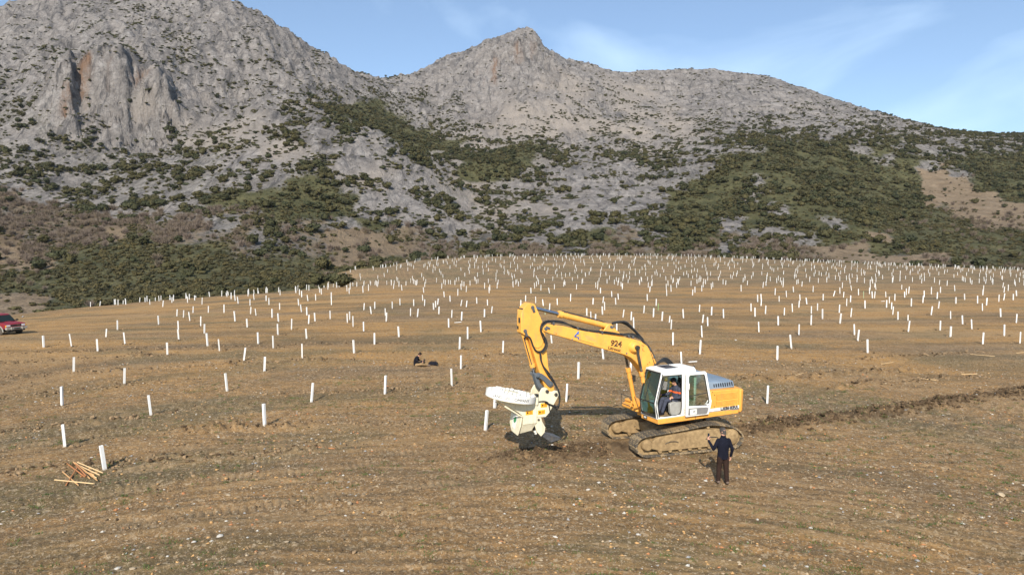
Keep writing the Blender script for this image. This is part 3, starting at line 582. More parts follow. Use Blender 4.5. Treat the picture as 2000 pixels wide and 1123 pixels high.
def lettering(name, body, size, mats, parent, origin, tx=(-1, 0, 0), ty=(0, 0, 1), depth=.004, bold=0.0, squeeze=1.0, outline=0.0, warp=None, shear=0.0, bend=None):
    cu = bpy.data.curves.new(name, 'FONT'); cu.body = body; cu.size = size; cu.align_x = 'CENTER'; cu.align_y = 'CENTER'; cu.shear = shear; cu.space_character = 1.0; cu.resolution_u = 3
    if outline: cu.fill_mode = 'NONE'; cu.bevel_depth = outline; cu.bevel_resolution = 0
    else: cu.extrude = depth; cu.offset = bold
    t = bpy.data.objects.new('tmp', cu); COL.objects.link(t); bpy.context.view_layer.update()
    me = bpy.data.meshes.new_from_object(t.evaluated_get(bpy.context.evaluated_depsgraph_get())); bpy.data.objects.remove(t); bpy.data.curves.remove(cu)
    tx, ty, o = Vector(tx), Vector(ty), Vector(origin); nz = tx.cross(ty)
    for v in me.vertices:
        p = v.co.copy(); p.x *= squeeze
        v.co = bend(p) if bend else o + tx * p.x + ty * p.y + nz * p.z
    me.name = name; me.materials.clear(); me.materials.append(mats); return link(bpy.data.objects.new(name, me), parent)

# ------------------------------------------------------------------ materials of made things
def paint(name, c, dirt=.25, rough=.42, rust=0.0, dustc=(.33, .24, .14)):
    t = NT(name); v = t.coord(); f = t.noise(v, 3.0, 5, .6); g = t.noise(v, 11.0, 6, .7, .3); s_ = t.noise(t.coord('Object', (6, 6, .8)), 1.5, 5, .65)
    col = t.mix(t.ramp(f, .3, .7), tuple(x * .90 for x in c), tuple(min(1, x * 1.07) for x in c))
    col = t.mix(t.math('MULTIPLY', t.ramp(s_, .50, .75), dirt), col, dustc); col = t.mix(t.math('MULTIPLY', t.ramp(g, .60, .72), dirt * 1.3), col, tuple(x * .45 for x in dustc))
    if rust: col = t.mix(t.ramp(t.noise(v, 5.0, 6, .7), .70 - rust * .1, .76), col, (.20, .065, .02))
    return t.base(col, t.ramp(g, .3, .7, rough, min(1, rough + .3)), 0.0, .45)
M_yel = paint('yellow_paint', (.82, .395, .070), .46, .40, .12); M_yel2 = paint('orange_paint', (.80, .36, .060), .38, .42); M_white = paint('white_cab_paint', (.76, .75, .71), .20, .35)
M_cream = paint('cream_paint', (.70, .64, .47), .38, .5, .15); M_blue = paint('blue_grey_paint', (.19, .245, .31), .35, .5); M_grey = paint('grey_panel', (.20, .19, .18), .4, .5)
M_mud = plain('dry_mud', (.30, .208, .108), .95, 0, .22, .45, 7, (.17, .112, .060), .1); M_black = plain('black_rubber', (.018, .018, .018), .55, 0, .3, .25, 5); M_dark = plain('dark_steel', (.05, .048, .045), .5, .3, .3, .4, 5)
M_chrome = plain('chrome_rod', (.38, .42, .50), .18, 1.0, .05); M_steel = plain('worn_steel', (.16, .165, .175), .42, .7, .25, .35, 8); M_link = paint('slate_link_paint', (.085, .10, .115), .4, .5)
M_blk = plain('black_print', (.012, .012, .014), .5); M_bluep = plain('blue_print', (.02, .12, .42), .5); M_pink = plain('faded_pink_print', (.70, .33, .13), .6); M_warn = plain('amber_sticker', (.85, .40, .02), .5, 0, .06); M_red = plain('red_lamp', (.45, .02, .015), .35)
M_stick = plain('white_sticker', (.72, .71, .66), .55, 0, .08, .1); M_leafp = plain('green_print', (.05, .26, .10), .5); M_lamp = plain('lamp_lens', (.62, .62, .60), .15)
M_tan = plain('grey_console', (.32, .31, .28), .6, 0, .12, .2); M_hatch = plain('tinted_hatch', (.012, .018, .035), .08)
def glass(name, tint, gl=.9):
    t = NT(name); tr = t.n('ShaderNodeBsdfTransparent'); tr.inputs[0].default_value = (*tint, 1); g = t.n('ShaderNodeBsdfGlossy'); g.inputs['Roughness'].default_value = .03; g.inputs[0].default_value = (.9, .95, .95, 1)
    fr = t.n('ShaderNodeFresnel'); fr.inputs[0].default_value = 1.5; m = t.n('ShaderNodeMixShader'); t.l(t.math('MULTIPLY', fr.outputs[0], gl), m.inputs[0]); t.l(tr.outputs[0], m.inputs[1]); t.l(g.outputs[0], m.inputs[2]); t.l(m.outputs[0], t.out.inputs[0]); return t.m
M_glass = glass('green_tinted_glass', (.50, .74, .64)); M_carglass = plain('smoky_glass', (.014, .020, .020), .10, spec=.22)
def shoe_mat():
    t = NT('track_steel'); v = t.coord(); f = t.noise(v, 9, 5, .65); oi = t.n('ShaderNodeObjectInfo'); w = t.math('ADD', f, t.math('MULTIPLY', t.math('SUBTRACT', oi.outputs['Random'], .5), .25))
    return t.base(t.mix(t.ramp(w, .38, .60), (.10, .086, .068), (.38, .28, .16)), .8, .1)
M_shoe = shoe_mat()

# ------------------------------------------------------------------ excavator (x forward, y to its left side, which faces the camera)
EX, EY = 5.87, 25.55; EZ = float(zbase(np.array([EX]), np.array([EY]))[0]) + .03
ex = empty('excavator', (EX, EY, EZ), R(-155)); tag(ex, 'yellow tracked excavator with white cab holding a white planting head over the soil', 'excavator')
UCR = Matrix.Rotation(R(-8), 4, 'Z')              # the undercarriage is turned a little against the upper body
def uc_empty(name, parent=ex):
    o = empty(name, (0, 0, 0), R(-8), parent); return o
def uc_build(mb, name, mats, bevel=0.0):
    o = mb.build(name, mats, ex, bevel); o.rotation_euler = (0, 0, R(-8)); return o
# tracks
loop = smooth_line([(1.35, .02), (1.72, .06), (1.97, .26), (2.01, .50), (1.86, .70), (1.50, .79), (.90, .835), (.10, .90), (-.80, .99), (-1.15, .985), (-1.75, .87), (-2.12, .71), (-2.34, .45), (-2.26, .18), (-2.0, .04), (-1.5, .02), (-.5, .02), (.5, .02)], 16, True)
loop = np.array(loop); seg = np.linalg.norm(np.roll(loop, -1, 0) - loop, axis=1); cum = np.concatenate([[0], np.cumsum(seg)]); NSH = 50; PIT = cum[-1] / NSH
def on_loop(s_):
    s_ = s_ % cum[-1]; i = int(np.searchsorted(cum, s_, 'right') - 1); i = min(i, len(seg) - 1); t = (s_ - cum[i]) / seg[i]; a, b = loop[i], loop[(i + 1) % len(loop)]; d = (b - a) / np.linalg.norm(b - a); return a + (b - a) * t, d
sh = MB(); w_ = .56
sh.box((0, 0, -.014), (PIT * .93, w_, .028)); sh.box((-.30 * PIT, 0, .014), (.020, w_ * .995, .036)); sh.box((.02 * PIT, 0, .012), (.020, w_ * .99, .030)); sh.box((.33 * PIT, 0, .014), (.020, w_ * .993, .036))
shoe_me = sh.mesh('shoe', M_shoe)
ln = MB(); ln.box((0, .085, -.075), (PIT * .98, .035, .09)); ln.box((0, -.085, -.075), (PIT * .98, .035, .09)); ln.cyl((.45 * PIT, -.12, -.075), (.45 * PIT, .12, -.075), .03, k=8)
for sy in (1, -1):
    yc = 1.2 * sy
    tr = uc_build(MB().add([], []) if False else MB().box((0, yc, .42), (.05, .05, .05)), 'track', M_dark)
    ch = MB()
    for k in range(NSH):
        p, d = on_loop(k * PIT); a = math.atan2(d[1], d[0])
        Mx = Matrix.Translation((p[0], yc, p[1])) @ Matrix.Rotation(-a, 4, 'Y') @ Matrix.Rotation(math.pi, 4, 'X')
        o = bpy.data.objects.new('shoe', shoe_me); link(o, tr); o.matrix_local = Mx
        ch.add([Mx @ Vector(v) for v in ln.v], ln.f)
    tr.data = ch.mesh('track', M_mud if sy > 0 else M_mud)
    # roller frame, idler, sprocket
    for nm, cx_, cz_, r_ in (('idler', 1.55, .42, .34), ('sprocket', -1.90, .45, .37)):
        ww = MB(); ww.lathe([(.05, -.13), (r_ * .55, -.15), (r_ * .62, -.06), (r_, -.05), (r_, .05), (r_ * .62, .06), (r_ * .6, .20), (r_ * .50, .25), (.04, .26)] if nm == 'idler' else [(.05, -.15), (r_ * .9, -.1), (r_, -.04), (r_, .04), (r_ * .82, .06), (r_ * .80, .22), (r_ * .6, .26), (.05, .27)], (cx_, yc, cz_), 'y', 28)
        uc_build(ww, nm, M_mud, .008)
    fr = MB()
    o_ = .255
    fr.prism([(1.42, .30), (1.38, .56), (1.15, .69), (.5, .75), (-.5, .82), (-1.3, .80), (-1.85, .68), (-2.12, .55), (-2.15, .38), (-1.95, .25), (-1.3, .22), (0, .20), (1.15, .22)], yc - .22, yc + o_)
    fr.prism([(1.16, .19), (-1.52, .19), (-1.48, .225), (1.12, .225)], yc - .24, yc + .27)
    for x_ in np.linspace(-1.35, 1.05, 7): fr.cyl((x_, yc - .20, .165), (x_, yc + .24, .165), .075, k=14)
    for x_ in (.52, -.92): fr.cyl((x_, yc - .14, .80 if x_ > 0 else .87), (x_, yc + .20, .80 if x_ > 0 else .87), .058, k=14)
    uc_build(fr, 'track_frame', M_mud, .02)
    hk = MB()
    for x_, z_ in ((.62, .47), (-1.02, .50)): hk.tube(smooth_line([(x_ + .26, yc + o_ + .012, z_ - .03), (x_ + .08, yc + o_ + .028, z_ + .035), (x_ - .12, yc + o_ + .028, z_ + .03), (x_ - .26, yc + o_ + .012, z_ - .01)], 4), .013, 6)
    uc_build(hk, 'grab_iron', M_dark)
xf = MB(); xf.prism([(.75, .35), (.75, .62), (.45, .82), (-.8, .82), (-1.05, .62), (-1.05, .35)], -.62, .62)
for sx in (1, -1):
    for sy in (1, -1): xf.add([(.1 * sx - .15, .3 * sy, .40), (.75 * sx - .15, .3 * sy, .40), (.1 * sx - .15, .3 * sy, .80), (.75 * sx - .15, .3 * sy, .74), (.35 * sx - .15, 1.0 * sy, .34), (1.0 * sx - .15, 1.0 * sy, .34), (.35 * sx - .15, 1.0 * sy, .66), (1.0 * sx - .15, 1.0 * sy, .62)], [(0, 1, 3, 2), (4, 6, 7, 5), (0, 4, 5, 1), (2, 3, 7, 6), (0, 2, 6, 4), (1, 5, 7, 3)])
uc_build(xf, 'centre_frame', M_mud, .02)
MB().cyl((0, 0, .80), (0, 0, 1.03), .62, k=36).build('slewing_ring', M_dark, ex)
# upper frame
dk = MB(); dk.prism([(1.46, 1.42), (1.46, .40), (.95, .30), (.95, -.35), (1.1, -.45), (1.1, -1.38), (-2.28, -1.38), (-2.28, 1.36), (.3, 1.42)], 1.20, 1.375, 'xy'); dk.box((-.4, 0, 1.11), (2.6, 1.3, .16)); dk.build('deck', M_yel2, ex, .018)
lm = MB(); lm.box((1.468, .66, 1.30), (.03, .14, .07)); lm.build('work_lamp', M_lamp, ex, .008)
MB().box((1.463, .66, 1.30), (.03, .20, .11)).build('lamp_recess', M_blk, ex)
sm = MB(); sm.box((-.19, 1.423, 1.29), (.012, .012, .155)); sm.build('deck_seam', M_dark, ex); sm = MB(); sm.box((.75, -.95, 1.45), (.5, .75, .16)); sm.build('side_box', M_yel2, ex, .01)
cw = MB(); cw.prism([(-2.31, 1.38), (-2.50, 1.37), (-2.66, 1.26), (-2.78, .8), (-2.83, 0), (-2.78, -.8), (-2.66, -1.26), (-2.50, -1.37), (-2.31, -1.38)], 1.21, 2.12, 'xy')
for i, v in enumerate(cw.v):                    # the weight leans in at its foot and crown
    x_, y_, z_ = v
    if x_ < -2.4: cw.v[i] = (x_ + (.10 if z_ < 1.5 else .06), y_, z_ + (.02 if z_ < 1.5 else -.04))
cw.build('counterweight', M_yel2, ex, .07, seg=4)
en = MB(); en.prism([(-.90, 1.38), (-2.295, 1.38), (-2.295, 2.05), (-2.24, 2.13), (-.95, 2.16), (-.90, 2.08)], 1.05, 1.36); en.box((-1.6, .0, 1.75), (1.36, 2.09, .74)); en.prism([(-.92, 1.38), (-2.29, 1.38), (-2.29, 2.1), (-.92, 2.1)], -1.06, -1.36); eo = en.build('engine_cover', M_yel2, ex, .03)
for x0_, x1_, zs in ((-1.19, -2.20, np.linspace(2.015, 1.815, 6)), (-1.20, -2.20, np.linspace(1.735, 1.605, 4))):
    for z_ in zs:
        lo = MB(); lo.add([(x0_, 1.362, z_ - .012), (x1_, 1.362, z_ - .012), (x1_, 1.362, z_ + .014), (x0_, 1.362, z_ + .014)], [(0, 1, 2, 3)]); lo.build('louvre_gap', M_blk, eo)
        lv = MB(); lv.add([(x0_, 1.363, z_ + .014), (x1_, 1.363, z_ + .014), (x1_, 1.384, z_ - .002), (x0_, 1.384, z_ - .002), (x0_, 1.366, z_ + .018), (x1_, 1.366, z_ + .018)], [(0, 1, 2, 3), (3, 2, 5, 4)]); lv.build('louvre', M_yel2, eo)
bt = MB()
for x_, z_ in ((-.98, 2.12), (-1.10, 2.00), (-1.10, 1.57)): bt.cyl((x_, 1.36, z_), (x_, 1.376, z_), .016, k=10)
bt.build('bolt', M_dark, eo)
st = MB(); st.box((-1.58, 1.362, 1.455), (1.42, .008, .105)); st.mat(1).box((-1.58, 1.3625, 1.375), (1.42, .009, .055)); so_ = st.build('brand_stripe', [M_white, M_grey], ex)
lettering('maker_lettering', 'LIEBHERR', .142, M_blk, so_, (-1.81, 1.370, 1.452), bold=.0052, squeeze=1.40)
hd = MB()
hp = [(-.86, 2.13, 1.10), (-2.32, 2.13, 1.10), (-2.32, 2.13, -1.05), (-.86, 2.13, -1.05), (-.88, 2.42, 1.02), (-2.32, 2.35, 1.02), (-2.32, 2.35, -.98), (-.88, 2.42, -.98), (-.95, 2.80, .42), (-2.20, 2.44, .42), (-2.20, 2.44, -.5), (-.95, 2.80, -.5)]
hd.add([(a, c_, b) for a, b, c_ in hp], [(0, 3, 2, 1), (0, 1, 5, 4), (1, 2, 6, 5), (2, 3, 7, 6), (3, 0, 4, 7), (4, 5, 9, 8), (5, 6, 10, 9), (6, 7, 11, 10), (7, 4, 8, 11), (8, 9, 10, 11)]) if False else hd.add([(a, c_, b) for a, b, c_ in hp], [(0, 3, 2, 1), (0, 1, 5, 4), (1, 2, 6, 5), (2, 3, 7, 6), (3, 0, 4, 7), (4, 5, 9, 8), (5, 6, 10, 9), (6, 7, 11, 10), (7, 4, 8, 11), (8, 9, 10, 11)])
ho = hd.build('hood', M_blue, ex, .05, seg=3)
for i in range(9):
    x_ = -1.34 - i * .108; s_ = MB(); t_ = (2.22 - 2.13) / .25
    s_.prism([(x_ + .030, 2.19), (x_ + .030, 2.315), (x_ + .012, 2.342), (x_ - .012, 2.342), (x_ - .030, 2.315), (x_ - .030, 2.19)], 0, .012)
    for j, v in enumerate(s_.v): s_.v[j] = (v[0], 1.085 - (v[2] - 2.13) * .285 + v[1] * 1.0, v[2])
    so2 = s_.build('vent_slot', M_blk, ho)
ant = MB(); ant.tube([(-.92, .35, 2.72), (-.98, .36, 2.94)], .035, 10); ant.build('exhaust_pipe', M_dark, ex)
# cab
cb = MB(); XF0 = [(1.47, 1.385), (1.575, 1.95), (1.30, 3.04)]     # front edge seen from the side
def bar(mb, p, q, w, d=None): # square post between two points
    p, q = Vector(p), Vector(q); t = (q - p).normalized(); y = Vector((0, 1, 0)) if abs(t.y) < .9 else Vector((1, 0, 0)); a = t.cross(y).normalized(); b = a.cross(t); d = d or w
    mb.add([e + a * sx * w / 2 + b * sy * d / 2 for e in (p, q) for sx, sy in ((-1, -1), (1, -1), (1, 1), (-1, 1))], [(3, 2, 1, 0), (4, 5, 6, 7), (0, 1, 5, 4), (1, 2, 6, 5), (2, 3, 7, 6), (3, 0, 4, 7)])
YL, YR = 1.385, .43
for y_ in (YL - .035, YR + .035):
    bar(cb, (1.45, y_, 1.40), (1.535, y_, 1.95), .10, .07); bar(cb, (1.535, y_, 1.93), (1.26, y_, 3.04), .09, .07)
cb.prism([(.40, 1.38), (.40, 3.0), (.05, 3.0), (.05, 2.95), (.10, 2.85), (.10, 1.95), (.05, 1.38)], YL - .07, YL)                                           # wide middle post
cb.prism([(1.30, 2.90), (1.30, 3.06), (-.20, 3.03), (-.22, 2.88), (.40, 2.88)], YL - .07, YL + .004); cb.prism([(1.50, 1.372), (1.47, 1.44), (-.22, 1.44), (-.24, 1.372)], YL - .07, YL + .003)
cb.prism([(.05, 1.44), (.05, 1.70), (-.22, 1.70), (-.22, 1.44)], YL - .07, YL - .002); bar(cb, (-.20, YL - .04, 1.40), (-.20, YL - .04, 2.92), .09, .07)
cb.box((-.20, YR + .035, 2.15), (.09, .07, 1.55)); cb.box((.55, YR + .035, 1.60), (1.75, .06, .46)); cb.box((-.20, .92, 1.62), (.07, .90, .5)); cb.box((-.20, .92, 2.90), (.07, .90, .12)); cb.box((.4, YR + .035, 2.95), (1.25, .06, .1)); cb.box((.30, YR + .035, 2.3), (.08, .06, 1.3))
cb.box((1.455, .91, 1.40), (.07, .94, .06)); cb.box((1.265, .91, 3.03), (.09, .95, .08))
rf = [(1.30, 1.36), (1.30, .46), (-.22, .46), (-.22, 1.36)]; cb.prism(rf, 3.02, 3.09, 'xy')
for i in range(len(cb.v) - 4, len(cb.v)):
    v = cb.v[i]; cb.v[i] = (v[0] * .93 + .03, .91 + (v[1] - .91) * .88, v[2] + .02)
co_ = cb.build('cab', M_white, ex, .022, seg=3)
cb2 = MB(); cb2.prism([(.98, 1.18), (.98, .64), (.42, .64), (.42, 1.18)], 3.10, 3.125, 'xy'); cb2.build('roof_hatch', M_hatch, co_, .02)
MB().box((.25, .9, 3.12), (.42, .5, .05)).build('roof_rib', M_white, co_, .02)
fl = MB(); fl.box((.62, .91, 1.385), (1.68, .92, .03)); fl.build('cab_floor', M_mud, co_)
fg = MB()    # front glass: upper and lower pane, between the posts
fg.add([(1.475, YL - .075, 1.45), (1.475, YR + .075, 1.45), (1.565, YR + .075, 1.93), (1.565, YL - .075, 1.93)], [(0, 1, 2, 3)]); fg.add([(1.565, YL - .075, 1.96), (1.565, YR + .075, 1.96), (1.295, YR + .075, 2.99), (1.295, YL - .075, 2.99)], [(0, 1, 2, 3)]); fg.build('front_window', M_glass, co_)
sg = MB(); bar(sg, (1.50, YL - .055, 1.46), (1.578, YL - .055, 1.95), .05, .03); bar(sg, (1.578, YL - .055, 1.95), (1.31, YL - .055, 2.98), .05, .03); bar(sg, (1.50, YR + .055, 1.46), (1.578, YR + .055, 1.95), .05, .03); bar(sg, (1.578, YR + .055, 1.95), (1.31, YR + .055, 2.98), .05, .03); bar(sg, (1.575, YL - .06, 1.945), (1.575, YR + .06, 1.945), .035); bar(sg, (1.495, YL - .06, 1.46), (1.495, YR + .06, 1.46), .09, .03); bar(sg, (1.315, YL - .06, 2.985), (1.315, YR + .06, 2.985), .05, .03); sg.build('window_seal', M_black, co_)
rw = MB(); rw.add([(-.20, YL - .08, 1.87), (-.20, YR + .08, 1.87), (-.20, YR + .08, 2.84), (-.20, YL - .08, 2.84)], [(0, 1, 2, 3)]); rw.add([(.26, YR + .035, 1.84), (-.15, YR + .035, 1.84), (-.15, YR + .035, 2.9), (.26, YR + .035, 2.9)], [(0, 1, 2, 3)]); rw.add([(.34, YR + .035, 1.84), (1.50, YR + .035, 1.84), (1.27, YR + .035, 2.9), (.34, YR + .035, 2.9)], [(0, 1, 2, 3)]); rw.add([(.04, YL - .035, 1.71), (-.15, YL - .035, 1.71), (-.15, YL - .035, 2.87), (.04, YL - .035, 2.87)], [(0, 1, 2, 3)]); rw.build('cab_window', M_glass, co_)
ds = MB(); dp = smooth_line([(1.14, 2.87), (.55, 2.86), (.435, 2.80), (.42, 2.2), (.42, 1.65), (.50, 1.48), (.62, 1.445), (1.15, 1.44), (1.38, 1.46), (1.45, 1.93), (1.20, 2.84)], 5, True); ds.tube([(a, YL - .02, b) for a, b in dp] + [(dp[0][0], YL - .02, dp[0][1])], .016, 6); ds.build('door_seal', M_black, co_)
hr = MB(); hr.tube(smooth_line([(1.475, YL + .01, 1.42), (1.50, YL + .045, 1.50), (1.575, YL + .05, 1.95), (1.33, YL + .05, 2.86), (1.30, YL + .01, 2.93)], 5), .016, 6); hr.build('grab_rail', M_black, co_)
# opened door, folded back along the cab
YD = YL + .115; dr = MB(); fo = [(.33, 1.37), (.34, 2.92), (.28, 2.97), (-.50, 2.955), (-.57, 2.90), (-.82, 1.85), (-.82, 1.74), (-.70, 1.36)]; fi_ = [(.22, 1.76), (.23, 2.80), (.17, 2.86), (-.44, 2.85), (-.49, 2.80), (-.73, 1.82), (-.71, 1.76), (-.60, 1.70)]
n = len(fo); V = [(a, YD + t_, b) for t_ in (-.03, .03) for L in (fo, fi_) for a, b in L]; q = []
for i in range(n): j = (i + 1) % n; q += [(i, j, n + j, n + i), (2 * n + i, 3 * n + i, 3 * n + j, 2 * n + j), (i, 2 * n + i, 2 * n + j, j), (n + i, n + j, 3 * n + j, 3 * n + i)]
dr.add(V, q); do_ = dr.build('cab_door', M_white, ex, .012)
MB().add([(a, YD, b) for a, b in fi_], [tuple(range(n))]).build('door_window', M_glass, do_)
sp = MB(); bar(sp, (.22, YD, 2.10), (-.65, YD, 2.16), .022); sp.tube([(a, YD + .012, b) for a, b in fi_ + fi_[:1]], .014, 6); sp.build('window_bar', M_black, do_)
MB().prism([(.24, 1.43), (.23, 1.68), (-.60, 1.64), (-.68, 1.60), (-.62, 1.42), (-.52, 1.40)], YD + .031, YD + .042).build('door_panel', M_grey, do_, .008)
dst = MB(); dst.box((.02, YD + .048, 1.535), (.30, .008, .19)); dst.mat(1).box((-.01, YD + .053, 1.545), (.10, .006, .045)); dst.build('door_sticker', [M_stick, M_grey], do_)
dh = MB(); dh.tube(smooth_line([(.26, YD + .03, 2.36), (.26, YD + .075, 2.38), (.26, YD + .075, 2.56), (.26, YD + .03, 2.58)], 4), .018, 6); dh.tube(smooth_line([(-.58, YD + .03, 1.74), (-.68, YD + .07, 1.76), (-.76, YD + .07, 1.86), (-.74, YD + .03, 1.9)], 4), .02, 6); dh.build('door_handle', M_white, do_)
lb = MB()
for z0_ in (2.36, 1.46):
    for k in range(5): lb.box((.24 - .035 * (k % 2) + .09, YL + .004, z0_ + k * .042), (.05, .006, .022))
lb.build('post_sticker', M_cream, co_)
# inside the cab
seat = MB(); seat.box((.42, .90, 1.72), (.52, .52, .16)); seat.box((.16, .90, 2.10), (.14, .50, .72), (0, R(-8), 0)); seat.box((.08, .90, 2.56), (.10, .30, .20), (0, R(-8), 0)); seat.box((.40, .90, 1.52), (.4, .4, .26)); seat.build('driver_seat', M_black, co_, .04, seg=3)
cs = MB(); cs.prism([(.37, 1.43), (.37, 1.88), (.60, 1.885), (.66, 1.92), (.88, 1.86), (.86, 1.55), (.79, 1.43)], 1.19, 1.32); cs.build('left_console', M_tan, co_, .02)
jy = MB(); jy.tube([(.74, 1.24, 1.9), (.76, 1.24, 2.03)], [.012, .022], 8); jy.tube([(.80, .56, 1.8), (.83, .56, 2.02)], [.012, .022], 8); jy.box((.7, .56, 1.66), (.5, .16, .4)); jy.tube([(1.05, .95, 1.40), (1.17, .95, 1.80)], .014, 6); jy.tube([(1.05, .82, 1.40), (1.17, .82, 1.80)], .014, 6); jy.build('control_lever', M_black, co_, .004)
mo = MB(); mo.box((1.02, 1.12, 2.50), (.07, .24, .30), (0, R(-14), R(15))); mo.tube([(1.08, 1.2, 2.5), (1.28, 1.33, 2.5)], .014, 6); mo.build('monitor', M_grey, co_, .012)
wp = MB(); wp.tube([(1.53, .72, 2.0), (1.35, .80, 2.75)], .012, 6); wp.build('wiper', M_black, co_)
hz_ = MB()
for k, (x0_, y0_) in enumerate(((.62, .30), (.45, .16), (.30, .05))): hz_.tube(smooth_line([(x0_ + .45, y0_ - .2, 2.55), (x0_ + .25, y0_, 3.02), (x0_ - .05, y0_ + .05, 3.20 + .03 * k), (x0_ - .35, y0_ + .05, 3.14), (x0_ - .75, y0_, 2.75)], 5), .035, 8)
hz_.build('swivel_hose', M_black, ex)
# boom
btop = [(5.46, 4.74), (5.36, 4.84), (5.11, 4.79), (4.60, 4.71), (3.83, 4.50), (3.10, 4.36), (2.09, 4.18), (1.68, 4.08), (1.37, 3.98), (1.10, 3.80), (.88, 3.52), (.70, 3.18), (.50, 2.85), (.22, 2.35), (.05, 1.95)]
bbot = [(.05, 1.72), (.20, 1.62), (.38, 1.70), (.85, 2.28), (1.27, 2.87), (1.43, 3.05), (1.62, 3.26), (1.83, 3.42), (2.08, 3.53), (2.94, 3.79), (3.83, 4.06), (4.51, 4.28), (5.15, 4.47), (5.42, 4.58)]
bm_ = MB(); bm_.prism(btop + bbot, -.24, .24); bm_.lathe([(.0, -.42), (.15, -.41), (.20, -.34), (.24, -.24), (.24, .24), (.20, .34), (.15, .41), (.0, .42)], (1.70, 0, 3.80), 'y', 20); bm_.prism([(3.10, 4.34), (2.92, 4.47), (2.78, 4.63), (2.70, 4.68), (2.60, 4.66), (2.50, 4.55), (2.04, 4.17)], .07, .13); bm_.prism([(3.10, 4.34), (2.92, 4.47), (2.78, 4.63), (2.70, 4.68), (2.60, 4.66), (2.50, 4.55), (2.04, 4.17)], -.13, -.07)
bo = bm_.build('boom', M_yel, ex, .025, seg=2)
sc_ = MB(); g = random.Random(3)
for (x_, z_, dx, dz) in ((1.36, 3.86, -.10, -.06), (1.30, 3.74, .02, -.10), (1.02, 3.22, -.04, -.06), (1.06, 3.14, .05, -.03), (1.27, 3.66, -.02, -.05), (4.9, 4.45, .03, .04)): sc_.tube([(x_, .2425, z_), (x_ + dx * .5 + .01, .2435, z_ + dz * .5), (x_ + dx, .2425, z_ + dz)], .010, 5)
sc_.build('paint_scratch', plain('rust_scrape', (.28, .06, .025), .8), bo)
lettering('model_number', '924', .285, M_blk, bo, (2.47, .244, 3.965), tx=(-.983, 0, -.184), ty=(-.184, 0, .983), outline=.0105, squeeze=1.12)
lettering('model_name', 'Litronic', .148, M_blk, bo, (2.535, .2435, 3.775), tx=(-.963, 0, -.27), ty=(-.27, 0, .963), bold=.003, squeeze=1.22)
la = MB(); la.tube([(4.045, .243, 4.50), (4.055, .243, 4.40)], .028, 6); la.tube([(4.05, .243, 4.47), (4.19, .243, 4.33), (4.03, .243, 4.28), (4.04, .243, 4.21)], [.024, .034, .026, .02], 6); la.ball((4.285, .243, 4.235), .022, 8, 5); la.build('owner_emblem', M_bluep, bo)
la = MB(); la.tube([(4.02, .242, 4.205), (3.41, .242, 4.015)], .006, 5); la.build('emblem_line', M_blk, bo)
for k in range(5):
    ls = MB(); z_ = 4.36 - k * .035; x_ = 3.80 - .02 * k; ls.add([(x_, .2425, z_), (x_ - .32 - .03 * k, .2425, z_ - .085 - .008 * k), (x_ - .32 - .03 * k, .2425, z_ - .10 - .008 * k), (x_, .2425, z_ - .015)], [(0, 1, 2, 3)]); ls.build('faded_print', M_pink, bo)
pn = MB()
for x_, z_, y_, r_ in ((5.33, 4.66, .275, .055), (2.62, 4.57, .15, .05), (1.70, 3.80, .50, .05), (.22, 1.82, .30, .06), (2.02, 3.59, .26, .03)): pn.cyl((x_, -y_, z_), (x_, y_, z_), r_, k=14)
pn.box((5.25, .262, 4.69), (.16, .02, .07), (0, R(-25), 0)); pn.box((2.56, .145, 4.55), (.10, .02, .05), (0, R(30), 0)); pn.build('pin', M_link, bo)
# boom cylinders
for y_ in (.43, -.43):
    a, b = Vector((1.70, y_, 3.80)), Vector((1.16, y_, 1.55)); d = (b - a).normalized(); m_ = a + d * .93
    c1_ = MB(); c1_.cyl(m_, b, .082, k=18); c1_.cyl(m_ - d * .02, m_ + d * .14, .105, k=18); c1_.cyl(m_ + d * .34, m_ + d * .38, .094, k=18); c1_.cyl(b - Vector((0, .07, 0)), b + Vector((0, .07, 0)), .10, k=14); c1 = c1_.build('boom_cylinder', M_yel2, ex, .006)
    r1_ = MB(); r1_.cyl(a + d * .05, m_, .048, k=14); r1_.cyl(a - Vector((0, .07, 0)), a + Vector((0, .07, 0)), .085, k=14); r1_.build('rod', M_dark, c1)
    f_ = MB(); f_.prism([(1.02, 1.38), (1.30, 1.38), (1.24, 1.60), (1.08, 1.60)], y_ - .13, y_ - .09); f_.prism([(1.02, 1.38), (1.30, 1.38), (1.24, 1.60), (1.08, 1.60)], y_ + .09, y_ + .13); f_.build('cylinder_lug', M_yel2, ex, .008)
# stick cylinder on top of the boom
a, b = Vector((5.81, 0, 5.40)), Vector((2.62, 0, 4.57)); d = (b - a).normalized(); m_ = a + d * 1.20
c1_ = MB(); c1_.cyl(m_, b - d * .10, .098, k=18); c1_.cyl(m_ - d * .06, m_ + d * .10, .125, k=18); c1_.cyl(m_ + d * .28, m_ + d * .31, .108, k=18); c1_.cyl(b - Vector((0, .065, 0)), b + Vector((0, .065, 0)), .11, k=14); sc1 = c1_.build('stick_cylinder', M_yel, ex, .006)
r1_ = MB(); r1_.cyl(a + d * .05, m_, .062, k=16); r1_.cyl(a - Vector((0, .10, 0)), a + Vector((0, .10, 0)), .085, k=14); r1_.build('rod', M_chrome, sc1)
n_ = Vector((-d.z, 0, d.x)); n_ = n_ if n_.z > 0 else -n_
pp = MB(); pp.tube([m_ + d * .05 + n_ * .12, m_ + d * .14 + n_ * .135, b - d * .35 + n_ * .125, b - d * .2 + n_ * .09], .022, 8); pp.build('oil_pipe', M_dark, sc1)
